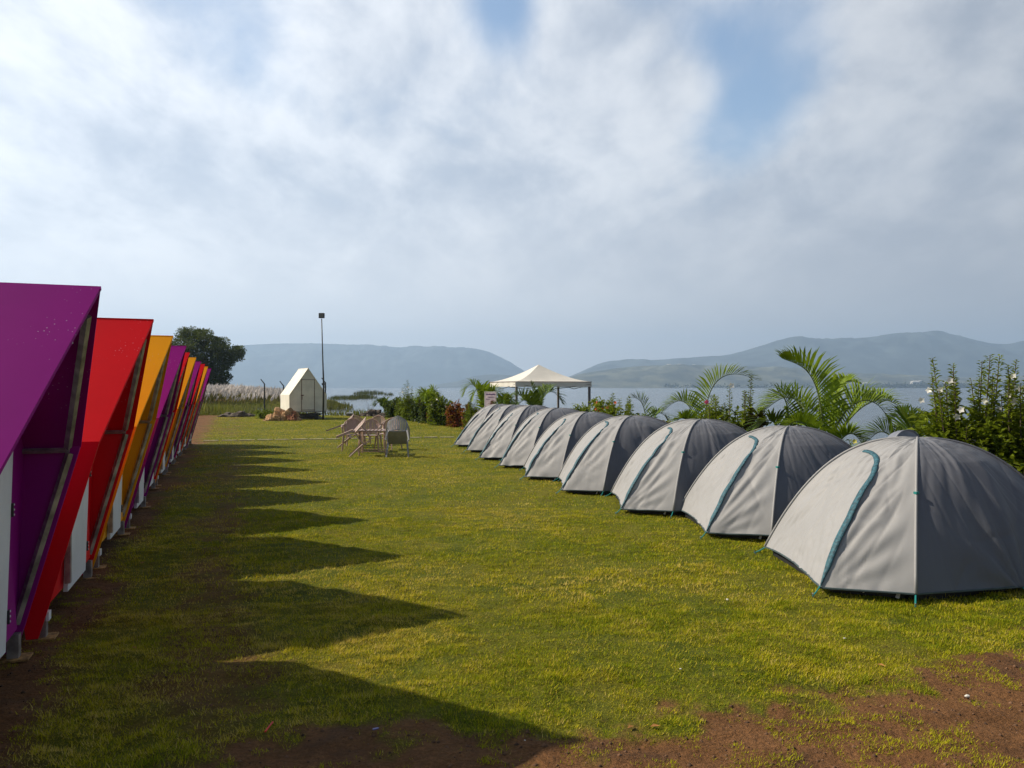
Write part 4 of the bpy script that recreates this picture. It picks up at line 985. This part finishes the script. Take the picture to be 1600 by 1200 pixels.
for x, y, z, c in zip(X, Y_, Z, cn):
    if z > -.55 and c > .36: Sd.add(Vector((x, y, z)), rv()*.5+Vector((0, 0, 1)), rv(), random.uniform(.12, .42)*(.5+c), .05, random.uniform(.1, .6))
link('sedge', Sd.mesh('sedge', .1), leafm('sedge_leaf', (.17, .175, .065), .25, .8), kind='stuff', label='yellow green sedge growing in the shallow water', cat='grass')
Rd = Leaves()
def reeds(px0, px1, Y0, Y1, h, n, t0, t1):
    for i in range(n):
        Y = random.uniform(Y0, Y1); px = random.uniform(px0, px1)
        env = math.sin(PI*(px-px0)/(px1-px0))**.5
        if random.random() > env*(.4+.9*float(fbm(np.array([px*.2]), np.array([Y*.1]), 1, 2)[0])): continue
        p = P(px, Y, LAKE-.05); Rd.add(p, Vector((random.uniform(-.3, .3), 0, 1)), rv(), h*random.uniform(.4, 1.1)*(.5+.5*env), h*.09, random.uniform(t0, t1))
reeds(508, 552, 70, 78, .9, 420, .4, 1); reeds(503, 530, 86, 96, .9, 300, .3, 1); reeds(512, 562, 128, 150, .9, 900, .0, .4); reeds(545, 590, 140, 155, 1.1, 900, 0, .3); reeds(552, 602, 215, 235, 1.6, 700, 0, .3); reeds(600, 616, 190, 200, 1.2, 120, 0, .3); 
reeds(505, 600, 45, 47.5, .5, 500, .3, 1)
link('reeds', Rd.mesh('reeds', .1), leafm('reed_leaf', (.085, .085, .035), .2, .8), kind='stuff', label='dark and reddish reed islands in the lake', cat='grass')

# ------------------------------------------------------------------ small things on the ground
def small(name, px, py, mesh, m, rz, label, cat, group=None, z=.012):
    Y = 1.6*FOC/(py-HZ); o = mesh.build(name, m, None, label=label, cat=cat, group=group); o.location = P(px, Y, z); o.rotation_euler = (0, 0, rz); return o
small('straw', 421, 1146, MB().tube([(0, -.045, .012), (0, .045, .016)], .0042, 8), mat('red_plastic', (.80, .05, .04), .4), R(-4), 'short red plastic straw lying in the shaded grass', 'straw', z=.02)
whitep2 = mat('white_petal_litter', (.75, .73, .66), .7)
for i, (px, py, s_, lab) in enumerate([(1510, 1091, .020, 'white pebble among weeds on the bare soil at the lower right'), (1136, 939, .014, 'small white scrap in the grass left of the nearest tent front'), (1063, 1048, .012, 'tiny white scrap in the grass above the soil edge'), (1319, 1000, .014, 'pale pinkish scrap in the grass below the nearest tent'),
                                  (941, 1052, .008, 'tiny white speck in the middle of the near lawn'), (820, 1160, .007, 'tiny white speck near the shadow tip at the bottom')]):
    Y = 1.6*FOC/(py-HZ); lump('pebble', P(px, Y, .012), (s_*.62, s_*.5, s_*.5), whitep2, i+50, .4, 2, label=lab, cat='pebble')
leafc = mat('dry_leaf', (.45, .20, .05), .8, .2, 20)
for i, (px, py, lab) in enumerate([(1015, 1138, 'curled dry leaf on the soil left of centre'), (221, 882, 'orange leaf in the shade by the second pod'), (214, 1016, 'orange leaf in the shade by the first pod'), (990, 1137, 'flat grey stone like leaf on the soil'), (1370, 1040, 'dry leaf at the lawn edge on the right')]):
    b = MB(); b.add([(0, 0, 0), (.02, .012, .008), (.05, 0, .004), (.02, -.012, .006)], [(0, 1, 2), (0, 2, 3)]); small('leaf', px, py, b, leafc, i*1.3, lab, 'leaf')
MB().tube([(-.16, 0, .02), (-.08, .03, .03), (.0, .0, .022), (.07, .04, .03), (.15, .01, .02), (.19, -.04, .02)], .003, 5).build('cord', whitep2, None, label='thin white cord lying in the grass below the nearest tent', cat='cord').location = P(1380, 5.78, .01)
small('wrapper', 583, 1147, MB().slab([(0, 0, 0), (.03, .004, 0), (.028, .016, 0), (.002, .014, 0)], (0, 0, .004)), mat('blue_wrapper', (.10, .10, .35), .4), .4, 'small blue scrap at the shaded soil edge', 'wrapper', z=.02)
# clods and tiny stones on bare soil, nobody could count them
g = np.random.default_rng(12); n_ = 15000; x = g.random(n_)*9-4; y = 2.9+g.random(n_)*2.6; kp = dirt_map(x, y) > .55; x, y = x[kp], y[kp]; n_ = len(x)
z = micro(x, y); sz = .0015+.010*g.random(n_)**5
octa = np.array([[1, 0, 0], [0, 1, 0], [-1, 0, 0], [0, -1, 0], [0, 0, .8], [0, 0, -.8]]); of = np.array([[0, 1, 4], [1, 2, 4], [2, 3, 4], [3, 0, 4], [1, 0, 5], [2, 1, 5], [3, 2, 5], [0, 3, 5]])
V = (np.stack([x, y, z], 1)[:, None]+octa[None]*sz[:, None, None]*(1+.5*g.random((n_, 6, 1)))).reshape(-1, 3)
F = (np.arange(n_)[:, None, None]*6+of[None]).reshape(-1, 3)
link('soil_crumbs', tri_mesh('soil_crumbs', V, F), mat('soil_crumb', (.16, .085, .045), .95, .4, 9), kind='stuff', label='crumbs and grit on the bare soil', cat='soil')
